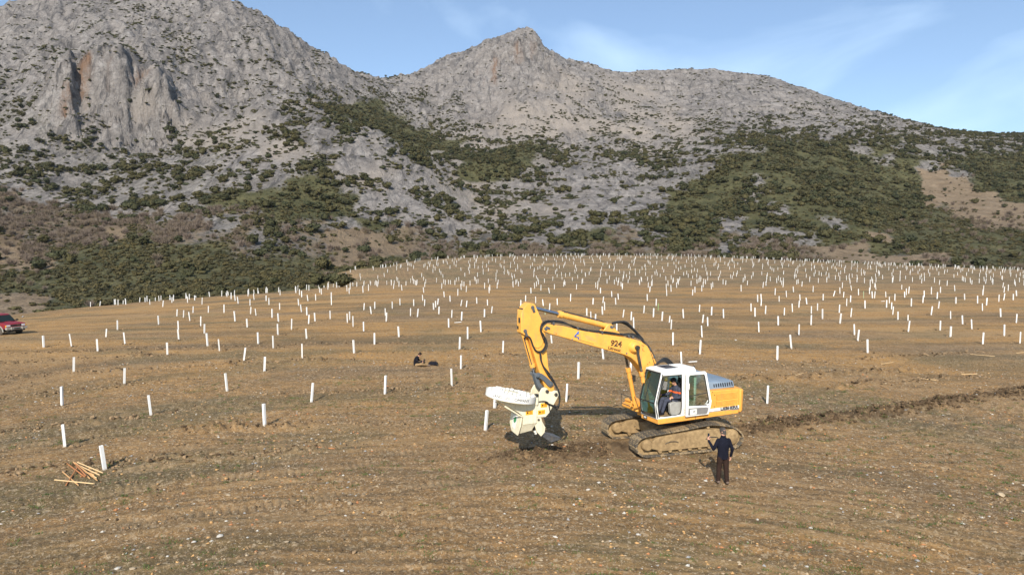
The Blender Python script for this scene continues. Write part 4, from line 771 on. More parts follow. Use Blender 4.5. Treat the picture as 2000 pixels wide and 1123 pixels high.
# stick
sk = MB(); so1 = [(5.70, 5.46), (5.76, 5.52), (5.88, 5.55), (6.00, 5.50), (6.17, 5.32), (6.22, 5.10), (6.21, 4.56), (6.14, 4.50), (6.04, 4.49), (5.95, 4.40), (5.87, 4.25), (5.80, 4.05), (5.55, 3.27), (5.28, 2.55), (5.10, 2.33), (4.96, 2.30), (4.88, 2.38), (4.94, 2.55), (5.17, 3.32), (5.30, 4.50), (5.40, 4.85), (5.50, 5.05)]
sk.prism(so1, -.17, .17); sko = sk.build('stick', M_yel, ex, .02)
hp2 = MB(); hl = [(5.70, 5.46), (5.76, 5.53), (5.88, 5.555), (6.02, 5.49), (6.18, 5.30), (6.20, 4.56), (6.12, 4.49), (6.02, 4.48), (5.93, 4.38), (5.84, 4.20), (5.74, 4.06), (5.60, 4.00), (5.46, 4.06), (5.38, 4.22), (5.36, 4.50), (5.42, 4.86), (5.50, 5.05)]
hp2.prism(hl, .172, .20); hp2.prism(hl, -.20, -.172); hp2.build('head_plate', M_yel, sko, .006)
pk = MB()
for x_, z_, y_ in ((5.81, 5.40, .235), (6.09, 4.62, .235)): pk.cyl((x_, -y_, z_), (x_, y_, z_), .062, k=14); pk.box((x_ - .04, y_ - .02, z_ - .10), (.09, .02, .15), (0, R(20), 0))
pk.build('pin', M_steel, sko, .004)
rb = MB(); rb.box((6.235, .06, 4.98), (.02, .10, .16)); rb.box((6.235, -.06, 4.72), (.02, .08, .10)); rb.box((6.16, .0, 5.36), (.03, .34, .03), (0, R(35), 0)); rb.build('stick_bracket', M_dark, sko)
# bucket cylinder, links
a, b = Vector((6.09, 0, 4.62)), Vector((5.60, 0, 3.06)); d = (b - a).normalized(); m_ = a + d * 1.33
c1_ = MB(); c1_.cyl(a + d * .05, m_, .082, k=16); c1_.cyl(m_ - d * .10, m_ + d * .02, .10, k=16); c1_.cyl(a - Vector((0, .07, 0)), a + Vector((0, .07, 0)), .10, k=14); c1 = c1_.build('bucket_cylinder', M_yel, ex, .006)
r1_ = MB(); r1_.cyl(m_, b, .05, k=14); r1_.build('rod', M_chrome, c1); pp = MB(); pp.tube([a + d * .25 + Vector((.06, .09, 0)), m_ - d * .1 + Vector((.06, .09, 0))], .02, 8); pp.build('oil_pipe', M_dark, c1)
lk = MB(); lp = smooth_line([(5.68, 3.10), (5.60, 3.17), (5.42, 3.10), (5.20, 2.92), (5.05, 2.78), (5.04, 2.69), (5.12, 2.64), (5.22, 2.68), (5.38, 2.86), (5.55, 2.98), (5.66, 3.02)], 3, True)
for y_ in (.20, -.24): lk.prism([tuple(p) for p in lp], y_, y_ + .05)
for x_, z_ in ((5.60, 3.07), (5.13, 2.74)): lk.cyl((x_, -.27, z_), (x_, .28, z_), .05, k=12)
lk.build('tipping_link', M_link, ex, .008); l2 = MB(); l2.prism([(5.68, 3.12), (5.56, 3.14), (5.46, 2.80), (5.24, 2.55), (5.24, 2.45), (5.36, 2.42), (5.56, 2.68), (5.66, 2.98)], -.13, .13); l2.build('push_link', M_link, ex, .03)
# hoses
ho_ = MB()
for k in range(3):
    y_ = .20 - .045 * k; u = .025 * k
    ho_.tube(smooth_line([(.72 + u, y_ + .03, 2.95), (1.02 + u, y_ + .02, 3.62 + .06), (1.42, y_, 4.08 + u), (2.1, y_, 4.25 + u * .6), (3.1, y_ + .02, 4.40 + u), (3.9, y_, 4.54 + .05 * math.sin(k * 2)), (4.5, y_ + .02, 4.77 + u), (5.0, y_, 4.86 + u), (5.30, y_ + .05, 4.86), (5.50, y_ + .06, 4.66), (5.44, .23, 4.38), (5.34, .24, 4.20 - u)], 7), .021, 7)
ho_.build('boom_hose', M_black, ex)
ho_ = MB(); ho_.tube(smooth_line([(5.20, .23, 4.93), (5.45, .25, 4.86), (5.53, .26, 4.62), (5.42, .26, 4.45), (5.34, .26, 4.25), (5.36, .26, 4.05), (5.50, .25, 3.90), (5.68, .24, 3.92), (5.80, .23, 4.10), (5.90, .22, 4.36), (6.02, .20, 4.44), (6.08, .14, 4.36)], 7), .030, 8); ho_.tube(smooth_line([(5.36, .27, 4.36), (5.28, .27, 4.15), (5.32, .27, 3.98), (5.48, .26, 3.85)], 7), .026, 8)
ho_.tube(smooth_line([(5.54, .25, 3.88), (5.52, .25, 3.65), (5.42, .24, 3.40), (5.24, .24, 3.10), (5.02, .26, 2.80), (4.86, .30, 2.45), (4.82, .32, 2.12), (4.92, .34, 1.96), (5.18, .36, 2.05), (5.40, .36, 2.16)], 7), .030, 8); ho_.tube(smooth_line([(5.50, .22, 3.80), (5.44, .22, 3.45), (5.18, .22, 3.12), (4.98, .24, 2.80), (4.80, .28, 2.40), (4.80, .28, 2.05), (4.90, .32, 1.88), (5.12, .35, 2.0)], 7), .024, 8)
ho_.tube(smooth_line([(5.66, .345, 2.20), (5.45, .36, 2.20), (5.30, .37, 2.14), (5.24, .37, 1.95), (5.20, .37, 1.72)], 6), .020, 7); ho_.tube(smooth_line([(5.0, .30, 2.02), (4.93, .3, 1.86), (4.95, .3, 1.7)], 5), .018, 7)
ho_.build('stick_hose', M_black, ex)
ho_ = MB(); ho_.tube(smooth_line([(2.50, .02, 4.68), (2.30, .04, 4.72), (1.95, .06, 4.70), (1.75, .08, 4.55), (1.40, .10, 4.22), (1.2, .10, 4.02)], 7), .040, 8); ho_.tube(smooth_line([(2.45, -.06, 4.66), (2.05, -.04, 4.68), (1.65, .02, 4.45), (1.25, .06, 4.05)], 7), .034, 8); ho_.tube(smooth_line([(2.0, .05, 4.26), (1.6, .08, 4.24), (1.25, .12, 4.02), (.95, .14, 3.72), (.74, .16, 3.3), (.62, .16, 2.9)], 7), .036, 8); ho_.build('cylinder_hose', M_black, ex)
cl_ = MB()
for x_, z_ in ((5.02, 4.80), (4.05, 4.58), (3.06, 4.38), (1.92, 4.18), (1.74, 4.15), (.98, 3.66), (.80, 3.36)): cl_.box((x_, .19, z_ + .02), (.07, .14, .10))
cl_.build('hose_clamp', M_steel, ex, .006)
mr = MB(); mr.tube([(1.12, -.25, 1.4), (1.30, -.42, 2.05), (1.22, -.42, 2.5)], .014, 6); mr.tube([(1.25, -.5, 1.40), (1.25, -1.2, 1.40), (1.25, -1.2, 1.75), (1.25, -.5, 1.75)], .016, 6); mr.box((1.22, -.42, 2.5), (.05, .16, .24)); mr.build('hand_rail', M_dark, ex)

# ------------------------------------------------------------------ planting head on the stick
ph = MB(); plate = [(5.58, 2.52), (5.50, 2.64), (5.40, 2.67), (5.30, 2.62), (5.22, 2.51), (5.10, 2.49), (5.02, 2.52), (4.90, 2.50), (4.84, 2.36), (4.92, 2.22), (5.22, 1.76), (5.36, 1.64), (5.68, 1.66), (5.70, 2.20)]
ph.prism(plate, .27, .32); ph.prism(plate, -.32, -.27); ph.box((5.45, 0, 1.95), (.42, .54, .5)); pho = ph.build('planting_head', M_cream, ex, .010)
p2 = MB()
for x_, z_ in ((5.31, 2.52), (4.97, 2.38)): p2.cyl((x_, -.36, z_), (x_, .36, z_), .06, k=14)
p2.build('pin', M_dark, pho)
bd = MB(); bd.prism([(5.705, 2.42), (5.705, 1.47), (6.235, 1.47), (6.235, 1.77), (6.42, 1.93), (7.02, 2.30), (7.02, 2.38), (6.3, 2.42)], -.34, .345); bd.build('hopper', M_cream, pho, .010)
rb_ = MB(); rb_.prism([(6.245, 1.76), (6.285, 1.74), (6.93, 2.16), (6.90, 2.20)], .346, .40); rb_.prism([(6.245, 1.76), (6.285, 1.74), (6.93, 2.16), (6.90, 2.20)], -.40, -.341); rb_.build('rib', M_cream, pho, .006)
ft = MB(); ft.add([(5.72, .33, 1.468), (6.235, .33, 1.468), (6.33, .20, 1.14), (5.84, .20, 1.20), (5.72, -.33, 1.468), (6.235, -.33, 1.468), (6.33, -.20, 1.14), (5.84, -.20, 1.20)], [(0, 1, 2, 3), (7, 6, 5, 4), (3, 2, 6, 7), (0, 3, 7, 4), (1, 5, 6, 2)]); ft.build('foot', M_cream, pho)
fp = MB(); F0 = [(6.250, .36, 1.78), (6.250, -.46, 1.78), (6.32, -.46, 1.38), (6.375, -.20, 1.16), (6.385, .30, 1.12), (6.30, .36, 1.46)]
fp.add(F0 + [(a + .035, b, c_) for a, b, c_ in F0], [(0, 1, 2, 3, 4, 5), (11, 10, 9, 8, 7, 6)] + [(i, 6 + i, 6 + (i + 1) % 6, (i + 1) % 6) for i in range(6)]); fpo = fp.build('front_plate', M_cream, pho, .006)
def on_front(y_, z_, off): return (6.25 + (1.78 - z_) * .196 + .037 + off, y_, z_)
ls = MB(); ls.add([on_front(y_, z_, .003) for y_, z_ in ((.12, 1.72), (-.26, 1.72), (-.20, 1.30), (.06, 1.26))], [(0, 1, 2, 3)]); ls.mat(1)
ls.add([on_front(-.06 + .10 * math.cos(t_) * (1 if math.sin(t_) > -.6 else .5) + .03 * math.sin(t_), 1.56 + .115 * math.sin(t_), .006) for t_ in np.linspace(0, 2 * math.pi, 14, endpoint=False)], [tuple(range(14))]); ls.build('leaf_sticker', [M_stick, M_leafp], pho)
ws = []
for (x0_, z0_, x1_, z1_, y_) in ((5.86, 1.93, 6.13, 1.79, .348), (5.30, 2.13, 5.55, 1.98, .323), (5.38, 1.90, 5.65, 1.75, .323)):
    w2 = MB(); w2.box(((x0_ + x1_) / 2, y_, (z0_ + z1_) / 2), (x1_ - x0_, .006, z0_ - z1_)); w2.mat(1); w2.cyl((x1_ - .07, y_ + .002, (z0_ + z1_) / 2), (x1_ - .07, y_ + .006, (z0_ + z1_) / 2), .035, k=12)
    for k in range(3): w2.box((x0_ + .08, y_ + .004, z0_ - .045 - k * .03), (.09, .004, .010))
    w2.build('warning_sticker', [M_warn, plain('brown_print', (.10, .03, .01), .6)], pho)
# carousel: a tilted round tray of planting cups
CC = Vector((6.545, 0, 2.33)); TM = Matrix.Translation(CC) @ Matrix.Rotation(R(-11), 4, 'Y')
def til(mb):
    mb.v = [tuple(TM @ Vector(v)) for v in mb.v]; return mb
ring = MB(); ring.lathe([(.05, -.05), (.60, -.06), (.835, -.02), (.845, .02), (.845, .215), (.820, .215), (.815, .03), (.05, .03)], k=64); ro = til(ring).build('carousel', M_cream, pho)
wr = MB(); wr.lathe([(.846, .0), (.852, .0), (.852, .213), (.846, .213)], k=64); til(wr).build('carousel_band', M_white, pho)
def ringbend(p):
    a = R(66) - p.x / .856 * -1.0; rr_ = .853 + max(0, p.z)
    return TM @ Vector((rr_ * math.cos(a), rr_ * math.sin(a), .095 + p.y))
lettering('company_lettering', 'LAND LIFE COMPANY', .134, M_blk, pho, (0, 0, 0), bold=0.0, depth=.003, squeeze=1.02, bend=ringbend)
cup = MB(); cup.lathe([(.045, 0), (.050, .02), (.052, .19), (.060, .195), (.060, .21), (.047, .21), (.040, .04), (.0, .04)], k=12); cup_me = cup.mesh('planting_cup', M_stick)
g = random.Random(9)
for rad_, nn, zz in ((.755, 34, .03), (.60, 27, .045), (.45, 20, .06)):
    for k in range(nn):
        a = 2 * math.pi * (k + .5 * (rad_ < .7)) / nn; o = bpy.data.objects.new('planting_cup', cup_me); link(o, pho)
        o.matrix_local = TM @ Matrix.Translation((rad_ * math.cos(a), rad_ * math.sin(a), zz)) @ Matrix.Rotation(g.uniform(-.06, .06), 4, 'X') @ Matrix.Rotation(g.uniform(-.06, .06), 4, 'Y') @ Matrix.Scale(g.uniform(.85, 1.08), 4)
hb = MB(); hb.lathe([(.30, .03), (.30, .20), (.24, .24), (.0, .25)], k=24); til(hb).build('carousel_hub', M_cream, pho)
mt = MB(); mt.cyl((5.72, .30, 2.10), (5.70, .30, 2.36), .085, k=16); mt.mat(1).cyl((5.70, .30, 2.36), (5.695, .30, 2.46), .075, k=16); mt.build('drive_motor', [M_cream, M_black], pho, .004)
ar = MB(); arm = [(5.70, 1.62), (5.62, 1.68), (5.52, 1.64), (5.48, 1.50), (5.36, 1.28), (5.38, 1.10), (5.52, .98), (5.68, 1.16), (5.74, 1.36)]
ar.prism(arm, .24, .30); ar.prism(arm, -.30, -.24); ar.mat(1).cyl((5.62, -.33, 1.57), (5.62, .33, 1.57), .04, k=12); ar.build('blade_arm', [M_cream, M_dark], pho, .006)
bl_ = MB(); bl_.prism([(5.56, 1.10), (5.46, 1.20), (5.10, .93), (4.72, .83), (4.70, .78), (4.82, .74), (5.08, .70), (5.16, .74), (5.50, 1.0)], -.33, .235); bl_.build('spade_blade', M_steel, pho, .010)
cy = MB(); cy.cyl((5.74, .05, 1.42), (5.60, .05, 1.06), .06, k=12); cy.mat(1).cyl((5.64, .05, 1.16), (5.58, .05, 1.03), .064, k=12); cy.build('blade_cylinder', [M_black, M_stick], pho)

# ------------------------------------------------------------------ people: one continuous body grown from tapered limbs
class Body:
    def __init__(s): s.p = []
    def limb(s, P, r, tag):
        "tapered limb through joints, rounded at both ends"
        P = [Vector(p) for p in P]; r = list(r)
        d0 = (P[0] - P[1]).normalized(); d1 = (P[-1] - P[-2]).normalized()
        pts = [P[0] + d0 * r[0] * .9, P[0] + d0 * r[0] * .5] + P + [P[-1] + d1 * r[-1] * .5, P[-1] + d1 * r[-1] * .9]; rr = [r[0] * .35, r[0] * .84] + r + [r[-1] * .84, r[-1] * .35]
        m = MB(); m.tube(pts, rr, 14); s.p.append((m, tag)); return s
    def loft(s, rings, tag, k=22, yaw=0.0):
        "rings of (centre, half width across, half depth, tilt) for trunk and head; across = y of the figure"
        m = MB(); R_ = []
        for c, a, b, tl in rings:
            L = []
            for j in range(k):
                t = 2 * math.pi * j / k; p = Vector((b * math.cos(t), a * math.sin(t), 0)); p.rotate(Euler((0, tl, yaw))); L.append(Vector(c) + p)
            R_.append(L)
        m.rings(R_); s.p.append((m, tag)); return s
    def ball(s, c, r, tag, sc=(1, 1, 1), yaw=0.0):
        m = MB(); m.ball((0, 0, 0), r, 14, 9, sc); q = Euler((0, 0, yaw)).to_matrix(); m.v = [tuple(q @ Vector(v) + Vector(c)) for v in m.v]; s.p.append((m, tag)); return s
    def hand(s, wrist, d, side, curl, tag, size=1.0):
        "palm, four unequal bent fingers and a thumb; d = pointing direction, side = thumb direction, curl = direction the fingers close towards"
        w, d, th, cu = Vector(wrist), Vector(d).normalized(), Vector(side).normalized(), Vector(curl).normalized()
        th = (th - d * th.dot(d)).normalized()
        for k in (-.6, -.1, .45): s.limb([w, w + d * .085 * size + th * .030 * k * size], [.021 * size, .017 * size], tag)
        for k, L in ((.033, .072), (.011, .080), (-.011, .074), (-.032, .058)):
            b = w + d * .085 * size + th * k * size; m = b + (d * .75 + cu * .55) * L * .5 * size; e = m + (d * .25 + cu * .95) * L * .5 * size; s.limb([b, m, e], [.0098, .0092, .0080], tag)
        b = w + d * .028 * size + th * .032 * size; m = b + (th * .75 + d * .6) * .036 * size; s.limb([b, m, m + (d * .8 + cu * .5) * .030 * size], [.0125, .0110, .0095], tag); return s
    def head(s, c, yaw, pitch, skin, size=1.0):
        "skull, jaw, nose, ears, eyes and mouth; yaw 0 looks along +x"
        q = Euler((0, pitch, yaw)).to_matrix(); c = Vector(c)
        def P(x, y, z): return c + q @ Vector((x * size, y * size, z * size))
        m = MB(); m.ball((0, 0, .02), .1, 18, 12, (.98, .78, 1.05)); m.ball((.022, 0, -.055), .07, 14, 9, (.88, .80, .85)); m.ball((.055, 0, -.088), .03, 10, 7, (.9, 1.0, .8))
        m.ball((.098, 0, -.012), .014, 8, 6, (1, .9, 1.9)); m.ball((.107, 0, -.030), .015, 8, 6, (1, 1.1, .8)); m.ball((.088, 0, .022), .02, 8, 6, (.7, 2.2, .5))
        m.ball((.084, 0, -.060), .012, 8, 6, (.8, 2.1, .55)); m.ball((.083, 0, -.071), .012, 8, 6, (.8, 1.9, .6))
        for y in (1, -1): m.ball((-.005, .080 * y, -.012), .03, 8, 6, (.6, .32, 1.0))
        m.v = [tuple(P(*v)) for v in m.v]; s.p.append((m, skin)); return P
    def build(s, name, mats, voxel, rule=None, parent=None):
        A = MB()
        for m, tg in s.p: A.cur = tg; A.add(m.v, m.f)
        src = A.mesh('src', mats); o = link(bpy.data.objects.new('src', src))
        md = o.modifiers.new('r', 'REMESH'); md.mode = 'VOXEL'; md.voxel_size = voxel; md.use_smooth_shade = True; sm_ = o.modifiers.new('s', 'SMOOTH'); sm_.factor = .5; sm_.iterations = 3
        bpy.context.view_layer.update(); me = bpy.data.meshes.new_from_object(o.evaluated_get(bpy.context.evaluated_depsgraph_get())); bpy.data.objects.remove(o)
        bv = BVHTree.FromPolygons([v.co for v in src.vertices], [tuple(p.vertices) for p in src.polygons]); mi = []
        for p in me.polygons:
            k = bv.find_nearest(p.center)[2]; t = src.polygons[k].material_index if k is not None else 0; mi.append(rule(p.center, t) if rule else t)
        me.materials.clear()
        for m in mats: me.materials.append(m)
        me.polygons.foreach_set('material_index', np.array(mi, np.int32)); me.polygons.foreach_set('use_smooth', np.ones(len(mi), bool)); me.name = name
        return link(bpy.data.objects.new(name, me), parent)
def cloth(name, c, var=.25): 
    t = NT(name); v = t.coord(); f = t.noise(v, 9, 5, .65); t.bump(t.noise(v, 14, 4, .6, 1.0), .5, .03); return t.base(t.mix(t.ramp(f, .3, .7), tuple(x * (1 - var) for x in c), tuple(x * (1 + var) for x in c)), .9, spec=.15)
M_skin = plain('skin', (.52, .27, .18), .55, 0, .08); M_navy = cloth('navy_wool', (.008, .009, .017)); M_brown = cloth('brown_corduroy', (.030, .017, .013)); M_shoeb = cloth('grey_brown_shoe', (.13, .095, .075)); M_hair = cloth('grey_hair', (.060, .054, .050)); M_hairb = cloth('dark_hair', (.02, .015, .012))
M_over = cloth('slate_overall', (.055, .060, .085)); M_band = cloth('orange_band', (.80, .13, .03), .1); M_jack = cloth('black_jacket', (.010, .010, .015)); M_khaki = cloth('khaki_cloth', (.27, .18, .095)); M_eye = plain('dark_eye', (.03, .02, .015), .2); M_cap = cloth('dark_cap', (.03, .026, .028))
def eyes(P, parent, mat=None):
    e = MB()
    for y in (1, -1): e.ball(tuple(P(.088, .031 * y, .008)), .009, 8, 6)
    return e.build('eye', mat or M_eye, parent)
def hair_cap(P, parent, mat, back=True, low=-.03):
    h = MB(); n_, m_ = 20, 9; R_ = []
    for i in range(m_):
        ph = math.pi * .5 * (1 - i / (m_ - 1)) if False else None
    for i in range(m_):
        f_ = i / (m_ - 1); L = []
        for j in range(n_):
            a = 2 * math.pi * j / n_; front = max(0, math.cos(a)); zl = low - .035 * max(0, -math.cos(a)) + .105 * front ** 1.5
            z = zl + (.130 - zl) * math.sin(f_ * math.pi / 2); rr_ = math.cos(f_ * math.pi / 2 * .97) ** .62
            L.append(P(.106 * rr_ * math.cos(a) * (1 + .04 * math.sin(5 * a)), .0865 * rr_ * math.sin(a), z))
        R_.append(L)
    h.rings(R_); return h.build('hair', mat, parent)
# the man with the phone: faces away from the camera, towards the excavator (figure x = ahead)
(pm_, _) = hit([1411], [944]); mx, my = pm_[0]
b = Body(); SK, TP, TR, SHO = 0, 1, 2, 3
b.loft([((0, 0, .80), .175, .125, 0), ((0, 0, .90), .182, .132, 0), ((.0, 0, 1.02), .175, .120, 0), ((.0, 0, 1.18), .195, .128, 0), ((-.01, 0, 1.32), .208, .125, 0), ((-.01, 0, 1.42), .180, .098, 0), ((0, 0, 1.475), .095, .075, 0), ((.01, 0, 1.53), .070, .070, 0)], TP)
b.limb([(.01, 0, 1.46), (.02, 0, 1.58)], [.062, .058], SK)
b.limb([(-.01, .165, 1.395), (.02, .285, 1.15), (.04, .305, 1.10)], [.072, .054, .052], TP); b.limb([(.04, .305, 1.11), (.21, .375, 1.30), (.23, .382, 1.325)], [.052, .040, .039], TP)
b.limb([(-.01, -.165, 1.395), (-.05, -.27, 1.14), (-.05, -.282, 1.10)], [.072, .055, .052], TP); b.limb([(-.05, -.282, 1.10), (.02, -.275, .90), (.025, -.27, .87)], [.052, .041, .040], TP)
b.hand((.235, .385, 1.335), (.25, .1, .95), (-.5, -.85, .1), (.2, -.6, .1), SK); b.hand((.03, -.268, .85), (.15, .05, -1), (1, .1, 0), (0, 1, -.3), SK)
for s_, x_ in ((1, .05), (-1, -.06)): b.limb([(0, .088 * s_, .84), (.01 + x_ * .3, .110 * s_, .48), (x_, .118 * s_, .10)], [.108, .082, .066], TR); b.limb([(x_ - .04, .12 * s_, .052), (x_ + .06, .125 * s_, .045), (x_ + .16, .135 * s_, .035)], [.050, .047, .036], SHO)
P = b.head((.035, 0, 1.665), R(42), R(4), SK)
man = b.build('person', [M_skin, M_navy, M_brown, M_shoeb], .0085); man.location = (mx, my, gz(mx, my)); man.rotation_euler = (0, 0, R(97)); tag(man, 'man in navy jumper and brown trousers seen from behind, raising a phone beside the tracks', 'person')
hair_cap(P, man, M_hair, low=-.055); eyes(P, man)
cl2 = MB(); cl2.lathe([(.073, 1.475), (.078, 1.50), (.075, 1.555), (.068, 1.555), (.068, 1.48)], k=18); cl2.build('collar', M_navy, man)
f_ = MB(); f_.box((0, 0, 0), (.012, .072, .150)); f_.mat(1).box((-.0065, 0, .003), (.001, .064, .130)); fo_ = f_.build('phone', [M_black, plain('phone_screen', (.02, .03, .04), .1)], None, .004); fo_.matrix_world = Matrix.Translation(man.location) @ Matrix.Rotation(R(97), 4, 'Z') @ Matrix.Translation((.268, .372, 1.475)) @ Euler((R(8), R(8), R(20))).to_matrix().to_4x4(); tag(fo_, 'black mobile phone held up in the left hand of the man in navy', 'phone')
# the excavator driver, in the machine's own axes
b = Body()
b.loft([((.34, .90, 1.78), .17, .135, 0), ((.32, .90, 1.90), .18, .135, R(-6)), ((.29, .90, 2.06), .18, .125, R(-4)), ((.28, .90, 2.20), .20, .13, R(2)), ((.29, .90, 2.30), .19, .11, R(6)), ((.31, .90, 2.375), .10, .08, R(8)), ((.335, .90, 2.42), .065, .065, R(10))], 1)
b.limb([(.32, .90, 2.38), (.38, .90, 2.48)], [.06, .056], 0)
b.limb([(.29, 1.06, 2.29), (.30, 1.165, 2.04), (.34, 1.17, 2.01)], [.075, .056, .054], 1); b.limb([(.34, 1.17, 2.01), (.56, 1.12, 2.00)], [.054, .042], 1); b.hand((.58, 1.115, 2.00), (1, -.2, .1), (.1, -.5, .9), (.3, -.2, -.9), 0)
b.limb([(.30, .74, 2.29), (.42, .64, 2.06), (.46, .635, 2.04)], [.075, .056, .054], 1); b.limb([(.46, .635, 2.04), (.70, .62, 2.02)], [.054, .042], 1); b.hand((.72, .62, 2.02), (1, -.1, .1), (.1, .5, .9), (.3, .2, -.9), 0)
for y_, kx in ((1.02, .84), (.79, .82)): b.limb([(.36, .9 + (y_ - .9) * .8, 1.84), (kx, y_ + .02, 1.93), (kx + .02, y_ + .02, 1.91)], [.105, .080, .078], 1); b.limb([(kx + .02, y_ + .02, 1.91), (kx + .14, y_, 1.53)], [.078, .058], 1); b.limb([(kx + .11, y_, 1.46), (kx + .26, y_, 1.44)], [.050, .040], 2)
P = b.head((.415, .905, 2.555), R(22), R(14), 0)
def band(c, t): return 3 if t == 1 and 2.135 < c.z < 2.20 and c.x < .46 else t
drv = b.build('person', [M_skin, M_over, M_jack, M_band], .0085, band); drv.matrix_world = ex.matrix_basis.copy(); tag(drv, 'driver in slate overalls with an orange chest band sitting in the open excavator cab', 'person')
hair_cap(P, drv, M_hair, low=-.02); eyes(P, drv)
kp = MB(); R_ = []
for i in range(6):
    f_ = i / 5; z_ = .055 + .085 * math.sin(f_ * math.pi / 2); rr_ = max(.05, math.cos(f_ * math.pi / 2 * .95)) ** .6; R_.append([P(.109 * rr_ * math.cos(a), .089 * rr_ * math.sin(a), z_) for a in np.linspace(0, 2 * math.pi, 18, endpoint=False)])
kp.rings(R_); V = [P(x_, y_, z_) for x_, y_, z_ in ((.08, .07, .062), (.13, .06, .055), (.175, .0, .042), (.13, -.06, .055), (.08, -.07, .062), (.08, .07, .072), (.13, .06, .065), (.175, .0, .050), (.13, -.06, .065), (.08, -.07, .072))]
kp.add(V, [(0, 1, 2, 3, 4), (9, 8, 7, 6, 5), (0, 5, 6, 1), (1, 6, 7, 2), (2, 7, 8, 3), (3, 8, 9, 4)]); kp.build('cap', M_cap, drv)
# the man sitting on the ground, facing right
(ps_, _) = hit([812], [715]); sx_, sy_ = ps_[0]
b = Body()
b.loft([((0, 0, .06), .17, .13, 0), ((-.01, 0, .18), .175, .135, R(8)), ((.0, 0, .34), .185, .135, R(14)), ((.05, 0, .48), .205, .13, R(24)), ((.10, 0, .565), .17, .105, R(30)), ((.145, 0, .615), .09, .08, R(36)), ((.17, 0, .64), .065, .065, R(36))], 1)
b.limb([(.15, 0, .60), (.215, 0, .69)], [.062, .056], 0)
b.limb([(.08, -.17, .54), (.14, -.26, .33), (.17, -.26, .31)], [.078, .058, .056], 1); b.limb([(.17, -.26, .31), (.37, -.10, .27)], [.056, .043], 1); b.hand((.385, -.09, .27), (1, .4, .2), (0, -.1, 1), (.2, 1, 0), 0)
b.limb([(.08, .17, .54), (.17, .25, .34), (.20, .25, .32)], [.078, .058, .056], 1); b.limb([(.20, .25, .32), (.40, .06, .30)], [.056, .043], 1); b.hand((.415, .05, .30), (1, -.4, .2), (0, .1, 1), (.2, -1, 0), 0)
b.limb([(.02, -.09, .11), (.40, -.20, .17), (.43, -.20, .16)], [.10, .078, .076], 2); b.limb([(.43, -.20, .16), (.70, .00, .075)], [.074, .056], 2); b.limb([(.72, .0, .06), (.80, -.06, .05), (.86, -.10, .05)], [.05, .047, .038], 3)
b.limb([(.02, .09, .11), (.38, .20, .30), (.41, .20, .30)], [.10, .078, .076], 2); b.limb([(.41, .20, .30), (.70, .14, .08)], [.074, .056], 2); b.limb([(.71, .14, .06), (.82, .12, .055), (.88, .10, .06)], [.05, .047, .038], 3)
P = b.head((.255, 0, .755), R(-12), R(30), 0)
sit = b.build('person', [M_skin, M_jack, M_khaki, M_shoeb], .0095); sit.location = (sx_, sy_, gz(sx_, sy_) - .01); tag(sit, 'person in black jacket and khaki trousers sitting on the ground between white tubes', 'person')
hair_cap(P, sit, M_hairb, low=-.05); eyes(P, sit)
dv = MB(); dv.box((0, 0, 0), (.12, .20, .045)); dv.box((.03, .0, .06), (.02, .17, .11), (0, R(20), 0)); dv.tube([(.05, .07, .02), (.09, .09, .12)], .008, 6); dv.tube([(.05, -.07, .02), (.09, -.09, .12)], .008, 6); do2 = dv.build('controller', M_black, None, .008); do2.location = Vector(sit.location) + Vector((.50, -.02, .345)); do2.rotation_euler = (0, R(-15), 0); tag(do2, 'dark handheld controller in the hands of the person sitting on the ground', 'controller')
# backpack
(pb_, _) = hit([847], [713]); kx_, ky_ = pb_[0]; bp = empty('backpack', (kx_, ky_, gz(kx_, ky_)), R(-6)); tag(bp, 'dark backpack lying open on the ground at the feet of the sitting person', 'backpack')
m = MB(); m.lathe([(.02, -.27), (.10, -.265), (.135, -.2), (.145, 0), (.13, .18), (.09, .255), (.02, .27)], (0, 0, .13), 'x', 14); m.v = [(x_, y_ * 1.25, max(0, z_)) for x_, y_, z_ in m.v]; m.build('bag_body', M_jack, bp)
m = MB(); m.lathe([(.01, -.10), (.07, -.09), (.08, .0), (.07, .09), (.01, .1)], (.05, -.15, .10), 'x', 10); m.build('pocket', M_jack, bp); m = MB(); m.prism([(-.30, .02), (-.32, .20), (-.24, .27), (-.16, .25), (-.2, .02)], -.12, .10); m.build('flap', M_cap, bp, .02)
m = MB(); m.tube(smooth_line([(-.2, .05, .25), (-.08, .03, .33), (.08, .02, .31), (.2, .0, .22)], 4), .014, 6); m.tube(smooth_line([(.18, -.1, .2), (.26, -.14, .12), (.30, -.16, .02), (.20, -.2, .01)], 4), .014, 6); m.build('strap', M_black, bp); m = MB(); m.box((.23, .02, .27), (.10, .08, .04), (0, .2, .3)); m.build('folded_cloth', M_khaki, bp, .01)

# ------------------------------------------------------------------ red four-wheel-drive car at the left edge (x forward, z up)
(pc_, _) = hit([33], [652.5]); fxc, fyc = pc_[0]; ca_ = R(-22); LX, LY = fxc - 2.20 * math.cos(ca_) - .0 * math.sin(ca_), fyc - 2.20 * math.sin(ca_)
M_red_ = paint('red_car_paint', (.20, .008, .016), .10, .25); M_clad = plain('silver_cladding', (.40, .38, .33), .4, .4, .12, .35); M_tyre = plain('tyre_rubber', (.035, .032, .028), .9, 0, .3, .5); M_rim = plain('alloy_rim', (.42, .40, .36), .4, .6, .1, .3)
cr_ = empty('parked_car', (LX, LY, gz(LX, LY) - .02), ca_); tag(cr_, 'red four-wheel-drive car with silver lower cladding parked at the left edge of the field', 'car')
def arch(cx_, r_, n=9): return [(cx_ + r_ * math.cos(t), .36 + r_ * math.sin(t)) for t in np.linspace(0, math.pi, n)]
WB = 1.28
